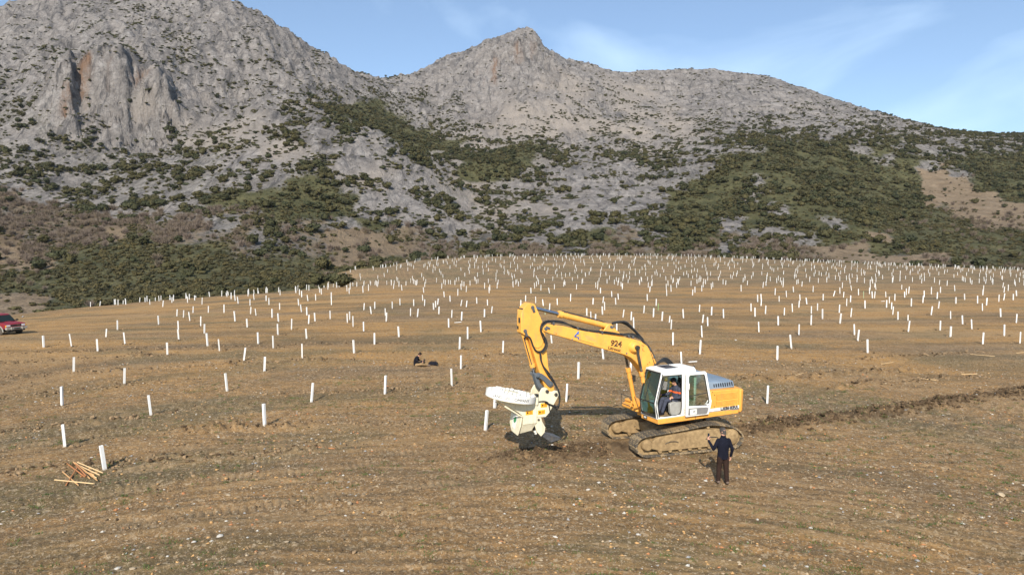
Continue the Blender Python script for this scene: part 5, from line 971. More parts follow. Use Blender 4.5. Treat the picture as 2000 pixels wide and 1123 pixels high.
bd = MB(); prof = [(2.10, .62), (2.14, .80), (2.12, .98), (2.02, 1.06), (1.10, 1.13), (.95, 1.15), (-2.0, 1.15), (-2.16, 1.05), (-2.18, .62)]
bd.prism(prof + [(-WB - .46, .62)] + [(x_, z_) for x_, z_ in arch(-WB, .44)][::-1][1:-1] + [(-WB + .46, .62), (WB - .46, .62)] + [(x_, z_) for x_, z_ in arch(WB, .44)][::-1][1:-1] + [(WB + .46, .62)], -.85, .85)
bo2 = bd.build('car_body', M_red_, cr_, .05, seg=3)
cbn = MB(); gz_ = [(.92, 1.13, .80), (.28, 1.72, .66), (.10, 1.80, .64), (-1.85, 1.82, .64), (-2.02, 1.72, .66), (-2.14, 1.13, .80)]
cbn.rings([[(x_, w_, z_) for x_, z_, w_ in gz_], [(x_, -w_, z_) for x_, z_, w_ in gz_]]); cbn.build('car_cabin', M_red_, cr_, .03)
gl = MB(); gl.add([(.905, .74, 1.175), (.905, -.74, 1.175), (.325, -.62, 1.70), (.325, .62, 1.70)], [(0, 1, 2, 3)]); gl.v = [(x_ + .012, y_, z_ + .010) for x_, y_, z_ in gl.v]; gl.build('windscreen', M_carglass, cr_)
for s_ in (1, -1):
    for pts in ([(.72, 1.19), (.25, 1.66), (-.40, 1.70), (-.40, 1.19)], [(-.48, 1.19), (-.48, 1.70), (-1.15, 1.71), (-1.15, 1.19)], [(-1.23, 1.19), (-1.23, 1.71), (-1.85, 1.70), (-2.0, 1.19)]):
        w3 = MB(); w3.add([(x_, s_ * (.80 - (z_ - 1.13) * .237 + .006), z_) for x_, z_ in pts], [(0, 1, 2, 3)]); w3.build('side_window', M_carglass, cr_)
    m = MB(); m.prism([(WB - .50, .40), (-WB + .50, .40), (-WB + .50, .66), (WB - .50, .66)], s_ * .84, s_ * .875); m.build('sill_cladding', M_clad, cr_, .01)
    m = MB()
    for cx_ in (WB, -WB):
        a_ = arch(cx_, .45, 13); o_a = arch(cx_, .54, 13); V = [(x_, s_ * .84, z_) for x_, z_ in a_] + [(x_, s_ * .84, z_) for x_, z_ in o_a] + [(x_, s_ * .895, z_) for x_, z_ in a_] + [(x_, s_ * .885, z_) for x_, z_ in o_a]
        q = []
        for i in range(12): q += [(26 + i, 27 + i, 40 + i, 39 + i), (i, i + 1, 27 + i, 26 + i), (13 + i, 39 + i, 40 + i, 14 + i)]
        m.add(V, q)
    m.build('wheel_arch', M_clad, cr_)
    for cx_ in (WB, -WB):
        w3 = MB(); w3.lathe([(.20, -.12), (.33, -.125), (.375, -.09), (.385, 0), (.375, .09), (.33, .125), (.20, .12)], (cx_, s_ * .76, .37), 'y', 26); wo3 = w3.build('wheel', M_tyre, cr_)
        w3 = MB(); w3.lathe([(.215, s_ * .06), (.215, s_ * .115), (.19, s_ * .10), (.05, s_ * .13), (.0, s_ * .13)], (cx_, s_ * .76, .37), 'y', 20); w3.mat(1)
        for k in range(5): a = 2 * math.pi * k / 5; w3.ball((cx_ + .13 * math.cos(a), s_ * .875, .37 + .13 * math.sin(a)), .038, 8, 5, (1, .35, 1))
        w3.build('rim', [M_rim, M_black], wo3)
    m = MB(); m.box((2.115, s_ * .62, .90), (.06, .32, .15)); m.build('headlight', M_lamp, cr_, .015); m = MB(); m.box((2.09, s_ * .82, .88), (.10, .06, .13)); m.build('indicator', M_warn, cr_, .01)
    m = MB(); m.box((.72, s_ * .98, 1.24), (.10, .20, .15)); m.tube([(.74, s_ * .80, 1.18), (.73, s_ * .92, 1.22)], .02, 6); m.build('wing_mirror', M_black, cr_, .02)
    m = MB(); m.box((-.30, s_ * .862, 1.02), (.16, .02, .04)); m.build('door_handle', M_black, cr_, .006)
    m = MB(); m.box((.55, s_ * .853, .88), (.010, .006, .5)); m.box((-.44, s_ * .853, .88), (.010, .006, .5)); m.build('door_gap', M_blk, cr_)
m = MB(); m.box((2.12, 0, .91), (.05, .88, .15)); m.build('grille', M_black, cr_, .01); m = MB()
for k in range(4): m.box((2.148, 0, .86 + k * .035), (.012, .84, .010))
m.build('grille_bar', M_dark, cr_)
m = MB(); m.box((2.17, 0, .66), (.24, 1.74, .20)); m.box((2.29, .45, .66), (.04, .12, .26)); m.box((2.29, -.45, .66), (.04, .12, .26)); m.build('bumper', M_clad, cr_, .04); m = MB(); m.box((2.08, 0, .50), (.2, 1.45, .16)); m.box((2.296, 0, .66), (.012, .52, .11)); m.build('air_dam', M_black, cr_, .02)
m = MB(); m.prism([(1.55, 1.09), (1.10, 1.13), (.98, 1.20), (1.20, 1.19)], -.26, .26); m.build('bonnet_scoop', M_red_, cr_, .02); m = MB(); m.box((0, 0, .42), (3.6, .9, .2)); m.build('chassis', M_black, cr_)
m = MB(); m.box((-.15, .36, 1.1), (.5, .5, .7)); m.box((-.15, -.36, 1.1), (.5, .5, .7)); m.build('car_seat', M_black, cr_, .05)

# ------------------------------------------------------------------ white tree guard tubes
def ordinal(k): return ['first', 'second', 'third', 'fourth', 'fifth', 'sixth', 'seventh', 'eighth', 'ninth', 'tenth', 'eleventh', 'twelfth', 'thirteenth', 'fourteenth', 'fifteenth', 'sixteenth', 'seventeenth', 'eighteenth', 'nineteenth', 'twentieth'][k]
def tube_mat(name, c):
    t = NT(name); v = t.coord(); f = t.noise(v, 5, 4, .6); q = t.n('ShaderNodeSeparateXYZ'); t.l(v, q.inputs[0])
    oi = t.n('ShaderNodeObjectInfo'); dots = t.math('MULTIPLY', t.ramp(t.math('SINE', t.math('MULTIPLY', q.outputs[2], 165.0)), .35, .7), t.ramp(t.math('ABSOLUTE', t.math('SUBTRACT', t.math('ABSOLUTE', q.outputs[1]), .045)), .008, .003))
    col = t.mix(t.ramp(f, .3, .75), tuple(x * .93 for x in c), c); col = t.mix(t.math('MULTIPLY', dots, .55), col, (.30, .28, .25)); col = t.mix(t.ramp(q.outputs[2], .10, .0, 0, .55), col, (.36, .27, .17))
    col = t.mix(t.ramp(oi.outputs['Random'], 0, 1, 0, .45), col, (.62, .60, .55)); return t.base(col, .5)
M_tube = tube_mat('white_tube_plastic', (.84, .84, .83)); M_tubeg = tube_mat('green_tube_plastic', (.22, .42, .12))
def tube_mesh(name, mat, w=.088):
    m = MB(); h = w / 2; t_ = .006; o = [(-h, -h), (h, -h), (h, h), (-h, h)]; i_ = [(-h + t_, -h + t_), (h - t_, -h + t_), (h - t_, h - t_), (-h + t_, h - t_)]
    V = [(x_, y_, z_) for z_ in (-.06, 1.0) for x_, y_ in o] + [(x_, y_, z_) for z_ in (1.0, .55) for x_, y_ in i_]; q = []
    for k in range(4): j = (k + 1) % 4; q += [(k, j, 4 + j, 4 + k), (4 + k, 4 + j, 8 + j, 8 + k), (8 + k, 8 + j, 12 + j, 12 + k)]
    return m.add(V, q + [(12, 13, 14, 15)]).mesh(name, mat)
TUBE = tube_mesh('tree_guard', M_tube); TUBEG = tube_mesh('tree_guard_green', M_tubeg)
Z4 = '200,410,465 327,405,465 446,428,485 484,376,415 537,340,384 571,392,448 725,319,360 765,443,500 808,290,322 838,294,328 868,302,341 882,279,307 815,343,385 817,381,432 917,322,367 934,354,398 949,399,461 1003,427,482 1114,466,527 1180,390,444 1130,333,373 1249,414,472 1208,510,578 1270,357,408 1244,288,329 1273,308,349 1332,333,381 1401,380,427 1381,448,513 1410,315,357 1440,306,346 1075,280,346 1024,268,305 952,275,306 337,514,582 568,556,628 284,640,728 690,682,778 1038,585,668 1423,618,710 1210,725,825 297,814,920 479,902,1020 1145,281,311 1170,290,320 1278,262,292 1378,268,303 1403,280,320 1365,245,272'
Z5 = '375,487,552 512,447,508 262,529,604 315,418,473 128,361,408 224,378,428 237,365,412 256,391,450 44,376,423 5,383,437 436,355,390 441,372,421 316,324,358 358,338,382 377,313,350 475,320,349 518,296,330 576,348,390 615,351,398 595,303,335 655,300,335 645,275,308 706,325,358 728,295,330 735,340,380 717,310,345 790,405,458 806,358,402 861,367,418 857,304,338 888,310,343 895,452,521 850,510,580 858,613,690 970,418,480 989,353,400 1028,346,378 1007,300,336 947,288,325 1091,532,606 807,693,790 798,280,312 765,255,287 1192,305,340 1219,278,310 1275,283,318 1318,307,335 1352,330,360 1396,294,330 1469,265,310 1560,348,390 1583,366,408 1608,380,420 1650,283,320 1660,310,360 1648,338,382 1595,292,328 1762,355,398 1807,367,417 1823,390,470 1728,447,475 1878,333,374 1932,348,397 1947,296,335 1980,367,420 1737,270,300 1700,255,285 1722,290,328 1898,270,308 1513,640,737 1653,578,642 1805,630,706 1446,763,866 1365,500,542 434,715,822'
Z6 = '154,269,304 82,289,330 210,278,318 265,289,331 169,314,355 193,326,366 25,336,383 17,320,352 167,363,417 34,397,457 157,428,494 73,485,540 427,346,394 515,321,363 456,273,314 409,282,325 391,263,299 511,457,522 575,408,470 609,357,408 665,316,362 666,276,312 694,263,296 717,288,332 580,264,303 609,250,282 542,283,318 646,237,268 615,222,250 793,269,308 797,308,355 847,285,325 827,241,275 845,227,258 863,358,407 878,380,433 924,427,490 912,250,286 1010,248,284 1033,262,290 1038,277,314 1023,234,262 1062,300,340 1047,220,250 1123,240,276 1108,320,345 1109,340,392 1176,228,260 1214,276,315 1247,253,288 1255,342,387 1303,298,335 1302,365,415 1358,318,360 1400,340,385 1450,395,449 1532,286,326 1547,361,413 1603,311,353 1620,392,445 1448,263,298 1466,238,272 1426,228,264 1523,223,254 1545,217,248 1589,221,248 1604,204,230 1326,235,266 1367,220,247 1241,212,243 1256,188,215 1182,205,235 1100,195,225 1093,210,238 465,628,714 421,210,258 437,220,250 436,243,275 500,185,225 553,205,235 519,230,258 720,220,250 767,205,232 797,190,218 813,210,237 850,180,205 882,197,225 945,208,240 955,208,240 1007,210,236'
PX = '443,730,766 608,744,782 948,800,841 966,772,795 1239,774,799 1106,746,783 1129,703,737'
GREEN = [(1328, 370, 388, 'z5'), (1958, 330, 360, 'z5'), (905, 208, 240, 'z6')]
TB = []
for txt, ox, oy, k in ((Z4, 0, 480, 2.34), (Z5, 600, 480, 2.857), (Z6, 1300, 480, 2.34), (PX, 0, 0, 1.0)):
    for w3 in txt.split(): a, t_, b_ = map(float, w3.split(',')); TB.append((ox + a / k, oy + t_ / k, oy + b_ / k, 0))
for a, t_, b_, k in GREEN: TB.append(((600 + a / 2.857) if k == 'z5' else (1300 + a / 2.34), 480 + t_ / (2.857 if k == 'z5' else 2.34), 480 + b_ / (2.857 if k == 'z5' else 2.34), 1))
tb = np.array(TB); keep = []
for i, t_ in enumerate(TB):       # the same tube read twice from two views
    if all(abs(t_[0] - TB[j][0]) > 4 or abs(t_[2] - TB[j][2]) > 4 for j in keep): keep.append(i)
tb = tb[keep]; gp, okk = hit(tb[:, 0], tb[:, 2]); dist = gp[:, 1]; hts = np.clip((tb[:, 2] - tb[:, 1]) * dist / FOC, .62, 1.05)
hts = np.where(dist > 70, np.clip(hts, .78, .95), hts)
POS = [(gp[i, 0], gp[i, 1], hts[i], int(tb[i, 3]), tb[i, 0], tb[i, 2]) for i in range(len(tb)) if okk[i]]
# the many far ones: a loose planting grid over the rest of the field
grid = []
for gy in np.arange(62, 262, 4.6):
    for gx in np.arange(-95, 215, 4.3): grid.append((gx + rng.normal() * 1.1 + (gy % 9.2) * .3, gy + rng.normal() * 1.0))
grid = np.array(grid); ga = np.arctan2(grid[:, 0], grid[:, 1]); gr = np.hypot(grid[:, 0], grid[:, 1]); m = (gr < edge_r(ga) - 2) & (np.abs(ga) < R(43)) & (rng.uniform(size=len(grid)) < np.where((grid[:, 0] < -22) & (grid[:, 1] < 150), 1.0, np.where(grid[:, 1] > 150, .82, .66))); grid = grid[m]
known = np.array([(p[0], p[1]) for p in POS]); dmin = np.sqrt(((grid[:, None] - known[None]) ** 2).sum(-1)).min(1); gx_, gy_ = grid.T; gzz = zbase(gx_, gy_); gpx, gpy = toPix(gx_, gy_, gzz)
m = (dmin > 2.6) & (gpy < np.where(gpx < 650, 600, 578)) & (np.hypot(gx_ + 44, gy_ - 58) > 9); grid = grid[m]; gpx, gpy = gpx[m], gpy[m]
inv = (gpx > 2) & (gpx < 1998); o_ = np.argsort(-gpy - 1000 * inv); nsolo = max(0, 298 - len(POS)); solo_i, rest_i = o_[:nsolo], o_[nsolo:]
for i in solo_i: POS.append((grid[i, 0], grid[i, 1], float(np.clip(rng.normal(.86, .05), .72, .98)), 0, gpx[i], gpy[i]))
px_all = np.array([p[4] for p in POS]); py_all = np.array([p[5] for p in POS])
ZONES = [('among the tubes around the stake pile', lambda x, y: x < 680 and y > 712), ('between stake pile and red car', lambda x, y: x < 340 and 640 < y <= 712), ('among the tubes below the left knoll', lambda x, y: 340 <= x < 620 and 640 < y <= 712), ('among the tubes around the sitting person', lambda x, y: 620 <= x < 1020 and 640 < y), ('among the tubes near the planting head', lambda x, y: 1020 <= x < 1250 and y > 655),
         ('among the tubes right behind the excavator', lambda x, y: 1250 <= x < 1560 and y > 650), ('among the tubes beyond the right furrow', lambda x, y: x >= 1560 and y > 650)]
FARZ = [('in the crowded line along the left crest', lambda x, y: x < 660), ('on the far mound below the pointed peak', lambda x, y: x < 1250 and y < 552), ('on the far mound below the right-hand slope', lambda x, y: y < 552), ('in the orange middle ground left of the boom', lambda x, y: x < 1010), ('in the orange middle ground behind the boom', lambda x, y: x < 1400), ('in the orange middle ground right of the cab', lambda x, y: True)]
zone_of = []
for x_, y_ in zip(px_all, py_all):
    z_ = next((i for i, (n_, f_) in enumerate(ZONES) if f_(x_, y_)), None); zone_of.append(('N', z_) if z_ is not None else ('F', next(i for i, (n_, f_) in enumerate(FARZ) if f_(x_, y_))))
tilts = rng.normal(0, R(3.3), (len(POS), 2)); yaw = R(45) + rng.normal(0, R(16), len(POS))
for i, (x_, y_, h_, gn_, px_, py_) in enumerate(POS):
    o = bpy.data.objects.new('tree_guard', TUBEG if gn_ else TUBE); o.location = (x_, y_, gz(x_, y_) if y_ < 60 else float(zbase(np.array([x_]), np.array([y_]))[0])); wj = rng.uniform(.82, 1.18) if not gn_ else .6
    o.scale = (wj, wj, h_); o.rotation_euler = (tilts[i, 0], tilts[i, 1], yaw[i]); link(o); k, z_ = zone_of[i]
    if gn_: tag(o, ['pale green tree guard tube beneath the boom cylinder rod', 'pale green tree guard tube behind the middle of the boom', 'pale green tree guard tube in the rows right of the cab'][sum(1 for p in POS[:i] if p[3])], 'tree guard', 'green tree guards'); continue
    if k == 'N':
        mem = [j for j in range(len(POS)) if zone_of[j] == ('N', z_) and not POS[j][3]]; mem.sort(key=lambda j: px_all[j]); r_ = mem.index(i); n_ = len(mem)
        pos = 'leftmost' if r_ == 0 else 'rightmost' if r_ == n_ - 1 else ordinal(r_) + ' from the left' if r_ < n_ / 2 else ordinal(n_ - 1 - r_) + ' from the right'
        tag(o, 'white tree guard tube, ' + pos + ' ' + ZONES[z_][0], 'tree guard', 'white tree guards on the near soil')
    else: tag(o, 'small white tree guard tube ' + FARZ[z_][0], 'tree guard', 'tree guards ' + FARZ[z_][0])
mm = MB(); V = np.array(TUBE.vertices[0].co); TV = np.array([v.co for v in TUBE.vertices]); TF = np.array([tuple(p.vertices) for p in TUBE.polygons]); g = grid[rest_i]; n_ = len(g)
if n_:
    zz = zbase(g[:, 0], g[:, 1]); yw = R(45) + rng.normal(0, .3, n_); hh = np.clip(rng.normal(.86, .06, n_), .7, 1.0); c_, s_ = np.cos(yw), np.sin(yw); tx_, ty_ = rng.normal(0, .05, (2, n_)); c_, s_ = c_ * .85, s_ * .85
    VX = TV[None, :, 0] * c_[:, None] - TV[None, :, 1] * s_[:, None] + TV[None, :, 2] * hh[:, None] * tx_[:, None] + g[:, :1]; VY = TV[None, :, 0] * s_[:, None] + TV[None, :, 1] * c_[:, None] + TV[None, :, 2] * hh[:, None] * ty_[:, None] + g[:, 1:]; VZ = TV[None, :, 2] * hh[:, None] + zz[:, None]
    tag(link(bpy.data.objects.new('tree_guards', np_mesh('tree_guards', np.stack([VX, VY, VZ], -1).reshape(-1, 3), (TF[None] + (np.arange(n_) * len(TV))[:, None, None]).reshape(-1, 4), [M_tube]))), 'hundreds of tiny white tree guard tubes covering the far mound', 'tree guards', kind='stuff')
for (a, b_, c_, d_, lb) in ((888, 631.5, 901, 631, 'white tree guard tube fallen flat behind the sitting person'), (1345, 708, 1361, 707.4, 'white tree guard tube fallen flat just behind the cab roof'), (1721, 588.5, 1728, 588.2, 'white tree guard tube fallen flat in the far rows at right'), (41, 620, 47, 618, 'white tree guard tube fallen flat beside the red car')):
    (q, _) = hit([a, c_], [b_, d_]); m_ = q.mean(0); dr_ = q[1] - q[0]; o = bpy.data.objects.new('tree_guard', TUBE); o.scale = (1, 1, .86); link(o); ang = math.atan2(dr_[1], dr_[0]); L_ = min(.86, max(.5, float(np.hypot(*dr_)))); o.matrix_world = Matrix.Translation((m_[0] - L_ / 2 * math.cos(ang), m_[1] - L_ / 2 * math.sin(ang), gz(*m_) + .07)) @ Matrix.Rotation(ang, 4, 'Z') @ Matrix.Rotation(R(88), 4, 'Y') @ Matrix.Diagonal((.55, .8, L_, 1)); tag(o, lb, 'tree guard', 'fallen tree guards')

# ------------------------------------------------------------------ wooden stakes
M_wood = [paint('stake_wood', (.56, .32, .14), .12, .7), paint('pale_stake_wood', (.66, .46, .24), .12, .7), paint('red_stake_wood', (.42, .17, .065), .12, .7)]
def stake(p, q, lift, mi, label, group):
    lift = tuple(.4 * q for q in lift)
    (e, _) = hit([p[0], q[0]], [p[1], q[1]]); a = Vector((*e[0], gz(*e[0]) + .03 + lift[0])); b_ = Vector((*e[1], gz(*e[1]) + .03 + lift[1])); c_ = (a + b_) / 2; L = (b_ - a).length; m = MB()
    w_ = .030; m.box((-.02 * L, 0, 0), (L * .92, w_, w_)); m.add([(L * .44, w_ / 2, w_ / 2), (L * .44, -w_ / 2, w_ / 2), (L * .44, -w_ / 2, -w_ / 2), (L * .44, w_ / 2, -w_ / 2), (L * .5, .006, .006), (L * .5, -.006, .006), (L * .5, -.006, -.006), (L * .5, .006, -.006)], [(0, 1, 5, 4), (1, 2, 6, 5), (2, 3, 7, 6), (3, 0, 4, 7), (4, 5, 6, 7)])
    o = m.build('wooden_stake', M_wood[mi], None, .004); o.location = c_; o.rotation_euler = (b_ - a).to_track_quat('X', 'Z').to_euler(); tag(o, label, 'stake', group)
z = lambda x, y: (x / 3.12, 590 + y / 3.12)
PILE = [((380, 1043), (480, 1118), .0, .0, 0, 'reddish stake poking out under the left side of the pile'), ((408, 1002), (520, 1080), .01, .04, 2, 'reddish stake at the back left of the pile'), ((445, 998), (550, 1085), .05, .02, 0, 'tan stake fanned out second from the left in the pile'), ((455, 1004), (595, 1092), .10, .03, 0, 'tan stake fanned towards the camera on the right of the pile'), ((470, 1003), (630, 1053), .14, .05, 1, 'pale stake on the far right top of the fanned pile'), ((478, 1014), (610, 1067), .10, .06, 1, 'pale stake second from the right of the fanned pile'), ((484, 1028), (575, 1070), .07, .07, 0, 'short tan stake in the middle of the fanned pile'), ((500, 1034), (590, 1082), .08, .05, 1, 'pale stake under the middle of the fanned pile'), ((460, 1010), (525, 1078), .10, .08, 2, 'dark reddish stake inside the fanned pile'), ((400, 1118), (482, 1016), .02, .13, 2, 'reddish stake leaning across the others in the pile'), ((328, 1090), (578, 1113), .03, .03, 1, 'pale stake lying alone in front of the pile')]
for p, q, l0, l1, mi, lb in PILE: stake(z(*p), z(*q), (l0, l1), mi, lb, 'stakes in the pile on the left')
z = lambda x, y: (1300 + x / 2.34, 480 + y / 2.34)
for p, q, mi, lb in (((595, 871), (655, 874), 2, 'reddish stake lying alone on the soil left of the planting head'), (z(985, 546), z(1043, 533), 1, 'short pale stake lying behind the furrow, right of the engine'), (z(590, 601), z(630, 582), 1, 'pale stake pointing away just behind the engine cover'), (z(1390, 500), z(1505, 514), 1, 'long pale stake lying at the far right of the field'), (z(1350, 587), z(1425, 585), 1, 'pale stake lying level above the right end of the furrow'), (z(1165, 615), z(1240, 617), 1, 'pale stake lying on dark soil behind the furrow'), (z(978, 642), z(1020, 661), 0, 'tan stake lying close behind the middle of the furrow'), (z(1603, 495), z(1638, 492), 1, 'pale stake cut by the right edge of the picture')): stake(p, q, (0, 0), mi, lb, 'stakes scattered on the field')

# ------------------------------------------------------------------ loose soil, stones, straw and grass on the field
ph_ = (1 + 5 ** .5) / 2; IV = np.array([(-1, ph_, 0), (1, ph_, 0), (-1, -ph_, 0), (1, -ph_, 0), (0, -1, ph_), (0, 1, ph_), (0, -1, -ph_), (0, 1, -ph_), (ph_, 0, -1), (ph_, 0, 1), (-ph_, 0, -1), (-ph_, 0, 1)]) / math.hypot(1, ph_)
IF = np.array([(0, 11, 5), (0, 5, 1), (0, 1, 7), (0, 7, 10), (0, 10, 11), (1, 5, 9), (5, 11, 4), (11, 10, 2), (10, 7, 6), (7, 1, 8), (3, 9, 4), (3, 4, 2), (3, 2, 6), (3, 6, 8), (3, 8, 9), (4, 9, 5), (2, 4, 11), (6, 2, 10), (8, 6, 7), (9, 8, 1)])
OV = np.array([(1, 0, 0), (-1, 0, 0), (0, 1, 0), (0, -1, 0), (0, 0, 1), (0, 0, -1)], float); OF = np.array([(0, 2, 4), (2, 1, 4), (1, 3, 4), (3, 0, 4), (2, 0, 5), (1, 2, 5), (3, 1, 5), (0, 3, 5)])
def lumps(name, x, y, s, mats, mi, flat=.65, sink=.25, label=None, cat=None, tiny=False):
    BV, BF = (OV, OF) if tiny else (IV, IF); nv, nf = len(BV), len(BF)
    n = len(x); zz = zground(x, y); V = BV[None] * (1 + rng.uniform(-.34, .34, (n, nv, 1))) + rng.uniform(-.16, .16, (n, nv, 3)); S = s[:, None, None] * np.stack([rng.uniform(.8, 1.35, n), rng.uniform(.8, 1.2, n), flat * rng.uniform(.75, 1.25, n)], -1)[:, None]; V = V * S
    a = rng.uniform(0, 6.28, n)[:, None]; X = V[..., 0] * np.cos(a) - V[..., 1] * np.sin(a); Y = V[..., 0] * np.sin(a) + V[..., 1] * np.cos(a); V = np.stack([X + x[:, None], Y + y[:, None], V[..., 2] + (zz + s * flat * (1 - 2 * sink) * .5)[:, None]], -1)
    me = np_mesh(name, V.reshape(-1, 3), (BF[None] + (np.arange(n) * nv)[:, None, None]).reshape(-1, 3), mats); me.polygons.foreach_set('material_index', np.repeat(mi, nf).astype(np.int32)); o = link(bpy.data.objects.new(name, me)); return tag(o, label, cat, kind='stuff')
def near_points(n, rmin, rmax, pw=1.0):
    a = rng.uniform(-R(41), R(41), n); r = rmin + (rmax - rmin) * rng.uniform(size=n) ** pw; return r * np.sin(a), r * np.cos(a)
def under_tracks(x, y):
    dx, dy = x - EX, y - EY; c_, s_ = math.cos(R(-163)), math.sin(R(-163)); u = dx * c_ + dy * s_; v = -dx * s_ + dy * c_; return (np.abs(u) < 2.5) & (np.abs(v) < 1.6)
def soil(name, a, b): return plain(name, tuple((p + q) / 2 for p, q in zip(a, b)), .95, 0, .3, 0, 9, spec=.1)
M_clod = [plain('dark_clod', (.082, .054, .031), .95, 0, .3, spec=.1), plain('brown_clod', (.150, .101, .058), .95, 0, .3, spec=.1), plain('dry_clod', (.245, .168, .097), .95, 0, .25, spec=.1)]
M_stone = [plain('white_stone', (.45, .42, .37), .85, 0, .12, .2), plain('ochre_stone', (.46, .265, .105), .85, 0, .2), plain('grey_stone', (.27, .26, .25), .85, 0, .2), plain('rust_stone', (.40, .165, .065), .85, 0, .2), plain('tan_stone', (.37, .285, .185), .85, 0, .2)]
cx_, cy_, cs_, cm_ = [], [], [], []
def along(P, n, w, lo, hi, mats):
    L = [math.dist(P[i], P[i + 1]) for i in range(len(P) - 1)]; c = np.concatenate([[0], np.cumsum(L)]); t = rng.uniform(0, c[-1], n); k = np.clip(np.searchsorted(c, t) - 1, 0, len(L) - 1); f_ = (t - c[k]) / np.array(L)[k]; A = np.array(P)
    p = A[k] * (1 - f_[:, None]) + A[k + 1] * f_[:, None]; keepm = fbm(t * .6, t * 0 + A[0, 0], 2, 55) > -.35
    cx_.append(p[keepm, 0] + rng.normal(0, w, n)[keepm]); cy_.append(p[keepm, 1] + rng.normal(0, w * .8, n)[keepm]); cs_.append((lo + (hi - lo) * rng.uniform(size=n) ** 3)[keepm]); cm_.append(rng.choice(mats, n)[keepm])
along(FURROW, 5200, .48, .016, .095, [0, 0, 0, 1]); along(FRONT, 3200, .55, .012, .062, [0, 0, 0, 1])
for P in ROWS: along(P, int(38 * sum(math.dist(P[i], P[i + 1]) for i in range(len(P) - 1))), .34, .015, .095, [1, 2, 2, 2, 0])
nt_ = [(p[0], p[1]) for p in POS if p[1] < 75]
for x_, y_ in nt_:
    k = rng.integers(10, 26); cx_.append(x_ + .22 + rng.normal(0, .28, k)); cy_.append(y_ + .12 + rng.normal(0, .20, k)); cs_.append(.015 + .075 * rng.uniform(size=k) ** 2.4); cm_.append(rng.choice([1, 2, 2, 2, 0], k))
x_, y_ = near_points(7000, 13, 75, 1.1); k = fbm(x_ * .18, flow(x_, y_) * .5, 3, 3) > .05; cx_.append(x_[k]); cy_.append(y_[k]); cs_.append(.012 + .06 * rng.uniform(size=k.sum()) ** 3); cm_.append(rng.choice([1, 2, 2, 2], k.sum()))
cx_, cy_, cs_, cm_ = map(np.concatenate, (cx_, cy_, cs_, cm_)); k = ~under_tracks(cx_, cy_); xx_, yy_ = near_points(26000, 11, 62, 1.0); kk = (fbm(xx_ * .2, flow(xx_, yy_) * .5, 3, 3) > -.3) & ~under_tracks(xx_, yy_); lumps('soil_crumbs', xx_[kk], yy_[kk], .010 + .042 * rng.uniform(size=kk.sum()) ** 2.6, M_clod, rng.choice([0, 1, 2, 2, 2], kk.sum()), .8, .3, 'small crumbs of soil all over the tilled field', 'soil', True); lumps('soil_clods', cx_[k], cy_[k], cs_[k], M_clod, cm_[k], .75, .3, 'crumbly clods of turned soil along the furrow and rows', 'soil')
x_, y_ = near_points(26000, 10.5, 50, .9); k = ~under_tracks(x_, y_) & (fbm(x_ * .2, y_ * .2, 2, 57) + .25 * sstep(-8, 4, x_) > -.1); x_, y_ = x_[k], y_[k]; lumps('pebbles', x_, y_, .009 + .050 * rng.uniform(size=len(x_)) ** 4.2, M_stone, rng.choice(5, len(x_), p=[.10, .29, .12, .14, .35]), .6, .3, 'white, ochre and grey pebbles scattered over the foreground soil', 'pebbles', True)
BIG = [(1273/2.857, 860+308/2.857, .10, 4), (1228/2.857, 860+538/2.857, .11, 0), (1082/2.857, 860+573/2.857, .08, 0), (1180/2.857, 860+470/2.857, .08, 1), (742/2.857, 860+712/2.857, .10, 4), (655/2.857, 860+697/2.857, .09, 0), (1950/2.857, 860+366/2.857, .13, 4), (725/2.857, 860+356/2.857, .07, 4), (1262/2.857, 860+212/2.857, .11, 1), (1023/2.857, 860+295/2.857, .09, 3), (1908/2.857, 860+724/2.857, .08, 0), (1050/2.857, 860+557/2.857, .06, 0), (648/2.857, 860+536/2.857, .05, 0),
       (1545, 951, .08, 0), (1378, 938, .08, 0), (1584, 1030, .08, 0), (1954, 968, .16, 4), (1792, 1089, .08, 2), (1916, 1118, .09, 2), (1299, 1006, .07, 0), (1600, 935, .08, 2), (1479, 1012, .06, 0), (1169, 944, .09, 0), (1149, 958, .09, 0), (1198, 964, .09, 4), (1249, 901, .08, 0), (1466, 778, .16, 4), (1041, 953, .10, 2), (1437, 665.5, .14, 0), (1138, 887, .06, 0), (1700, 912, .09, 4), (1812, 1000, .08, 1), (905, 1010, .07, 4), (820, 985, .06, 1), (560, 1060, .08, 4), (1700, 1075, .08, 1)]
KIND = ['whitish', 'ochre', 'grey', 'rust-red', 'pale tan']; (bp_, _) = hit([q[0] for q in BIG], [q[1] for q in BIG])
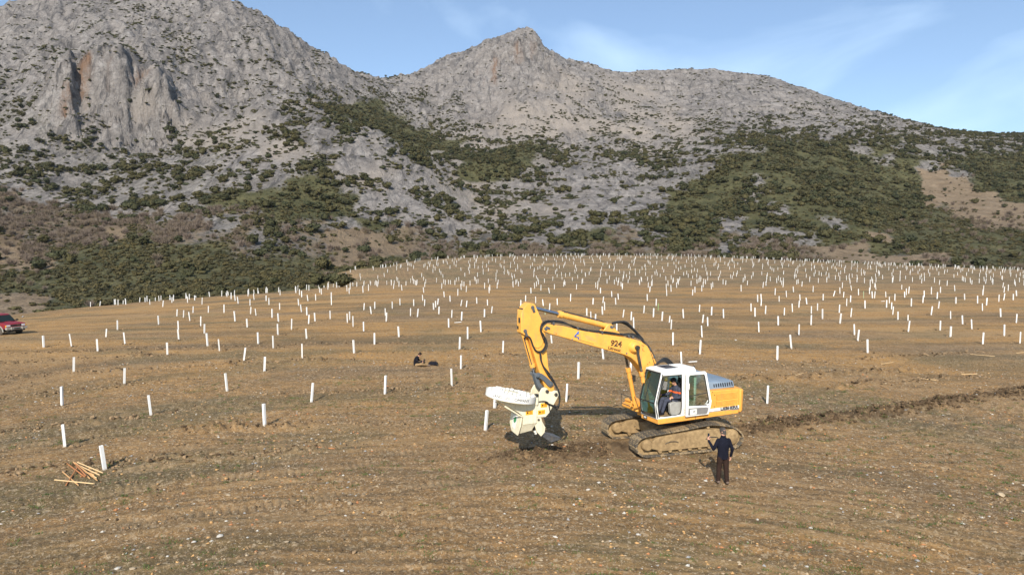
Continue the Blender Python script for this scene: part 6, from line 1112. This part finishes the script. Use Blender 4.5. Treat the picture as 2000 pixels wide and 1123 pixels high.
for i, (px_, py_, s_, mi) in enumerate(BIG):
    s_ *= .64
    g = np.random.default_rng(700 + i); V = IV * (1 + g.uniform(-.25, .25, (12, 1))) * np.array([1.3, .95, .62]); m = MB(); m.add(V * s_, IF.tolist()); o = m.build('stone', M_stone[mi], None, .012 if s_ > .07 else 0, ang=60); X_, Y_ = bp_[i]; o.location = (X_, Y_, gz(X_, Y_) + s_ * .22); o.rotation_euler = (0, 0, g.uniform(0, 6.28))
    area = 'left of the picture centre' if px_ < 900 else 'right of the standing man' if px_ > 1440 else 'between excavator and camera'; mem = sorted([j for j in range(len(BIG)) if ('left of the picture centre' if BIG[j][0] < 900 else 'right of the standing man' if BIG[j][0] > 1440 else 'between excavator and camera') == area and BIG[j][3] == mi], key=lambda j: BIG[j][0]); r_ = mem.index(i); n_ = len(mem)
    tag(o, KIND[mi] + ' stone ' + area + ('' if n_ == 1 else ', leftmost of its colour' if r_ == 0 else ', rightmost of its colour' if r_ == n_ - 1 else ', ' + ordinal(r_) + ' of its colour from left'), 'stone', 'larger stones on the soil')
M_grass = leaf_mat('green_grass', (.045, .085, .018), (.10, .135, .035), .3); M_straw = leaf_mat('dry_straw', (.20, .155, .085), (.36, .27, .15), .0)
def blades(name, x, y, h, lean, w, mat, label, cat, lift=0.0):
    n = len(x); zz = zground(x, y) + lift; a = rng.uniform(0, 6.28, n); L = h * rng.uniform(.5, 1.3, n); ln_ = lean * rng.uniform(.3, 1.2, n); dx, dy = np.cos(a), np.sin(a); b_ = w * rng.uniform(.6, 1.4, n)
    V = np.stack([np.stack([x - dy * b_, y + dx * b_, zz - .01], -1), np.stack([x + dy * b_, y - dx * b_, zz - .01], -1), np.stack([x + dx * L * np.sin(ln_), y + dy * L * np.sin(ln_), zz + L * np.cos(ln_)], -1)], 1); return tag(link(bpy.data.objects.new(name, np_mesh(name, V.reshape(-1, 3), np.arange(3 * n).reshape(n, 3), [mat]))), label, cat, kind='stuff')
x_, y_ = near_points(3800, 11, 40, .9); k = (fbm(x_ * .3, y_ * .3, 3, 58) + .22 * sstep(-6, 5, x_) > .12) & ~under_tracks(x_, y_); x_, y_ = x_[k], y_[k]; nb = 22; blades('grass_tufts', np.repeat(x_, nb) + rng.normal(0, .085, len(x_) * nb), np.repeat(y_, nb) + rng.normal(0, .05, len(x_) * nb), .065, 1.15, .011, M_grass, 'small green grass tufts between the foreground stones', 'grass')
x_, y_ = near_points(75000, 11, 75, .95); k = (fbm(x_ * .15, flow(x_, y_) * .45, 3, 59) > -.25) & ~under_tracks(x_, y_); blades('dry_stubble', x_[k], y_[k], .10, 1.35, .006, M_straw, 'dry straw and thatch lying over the field', 'straw')
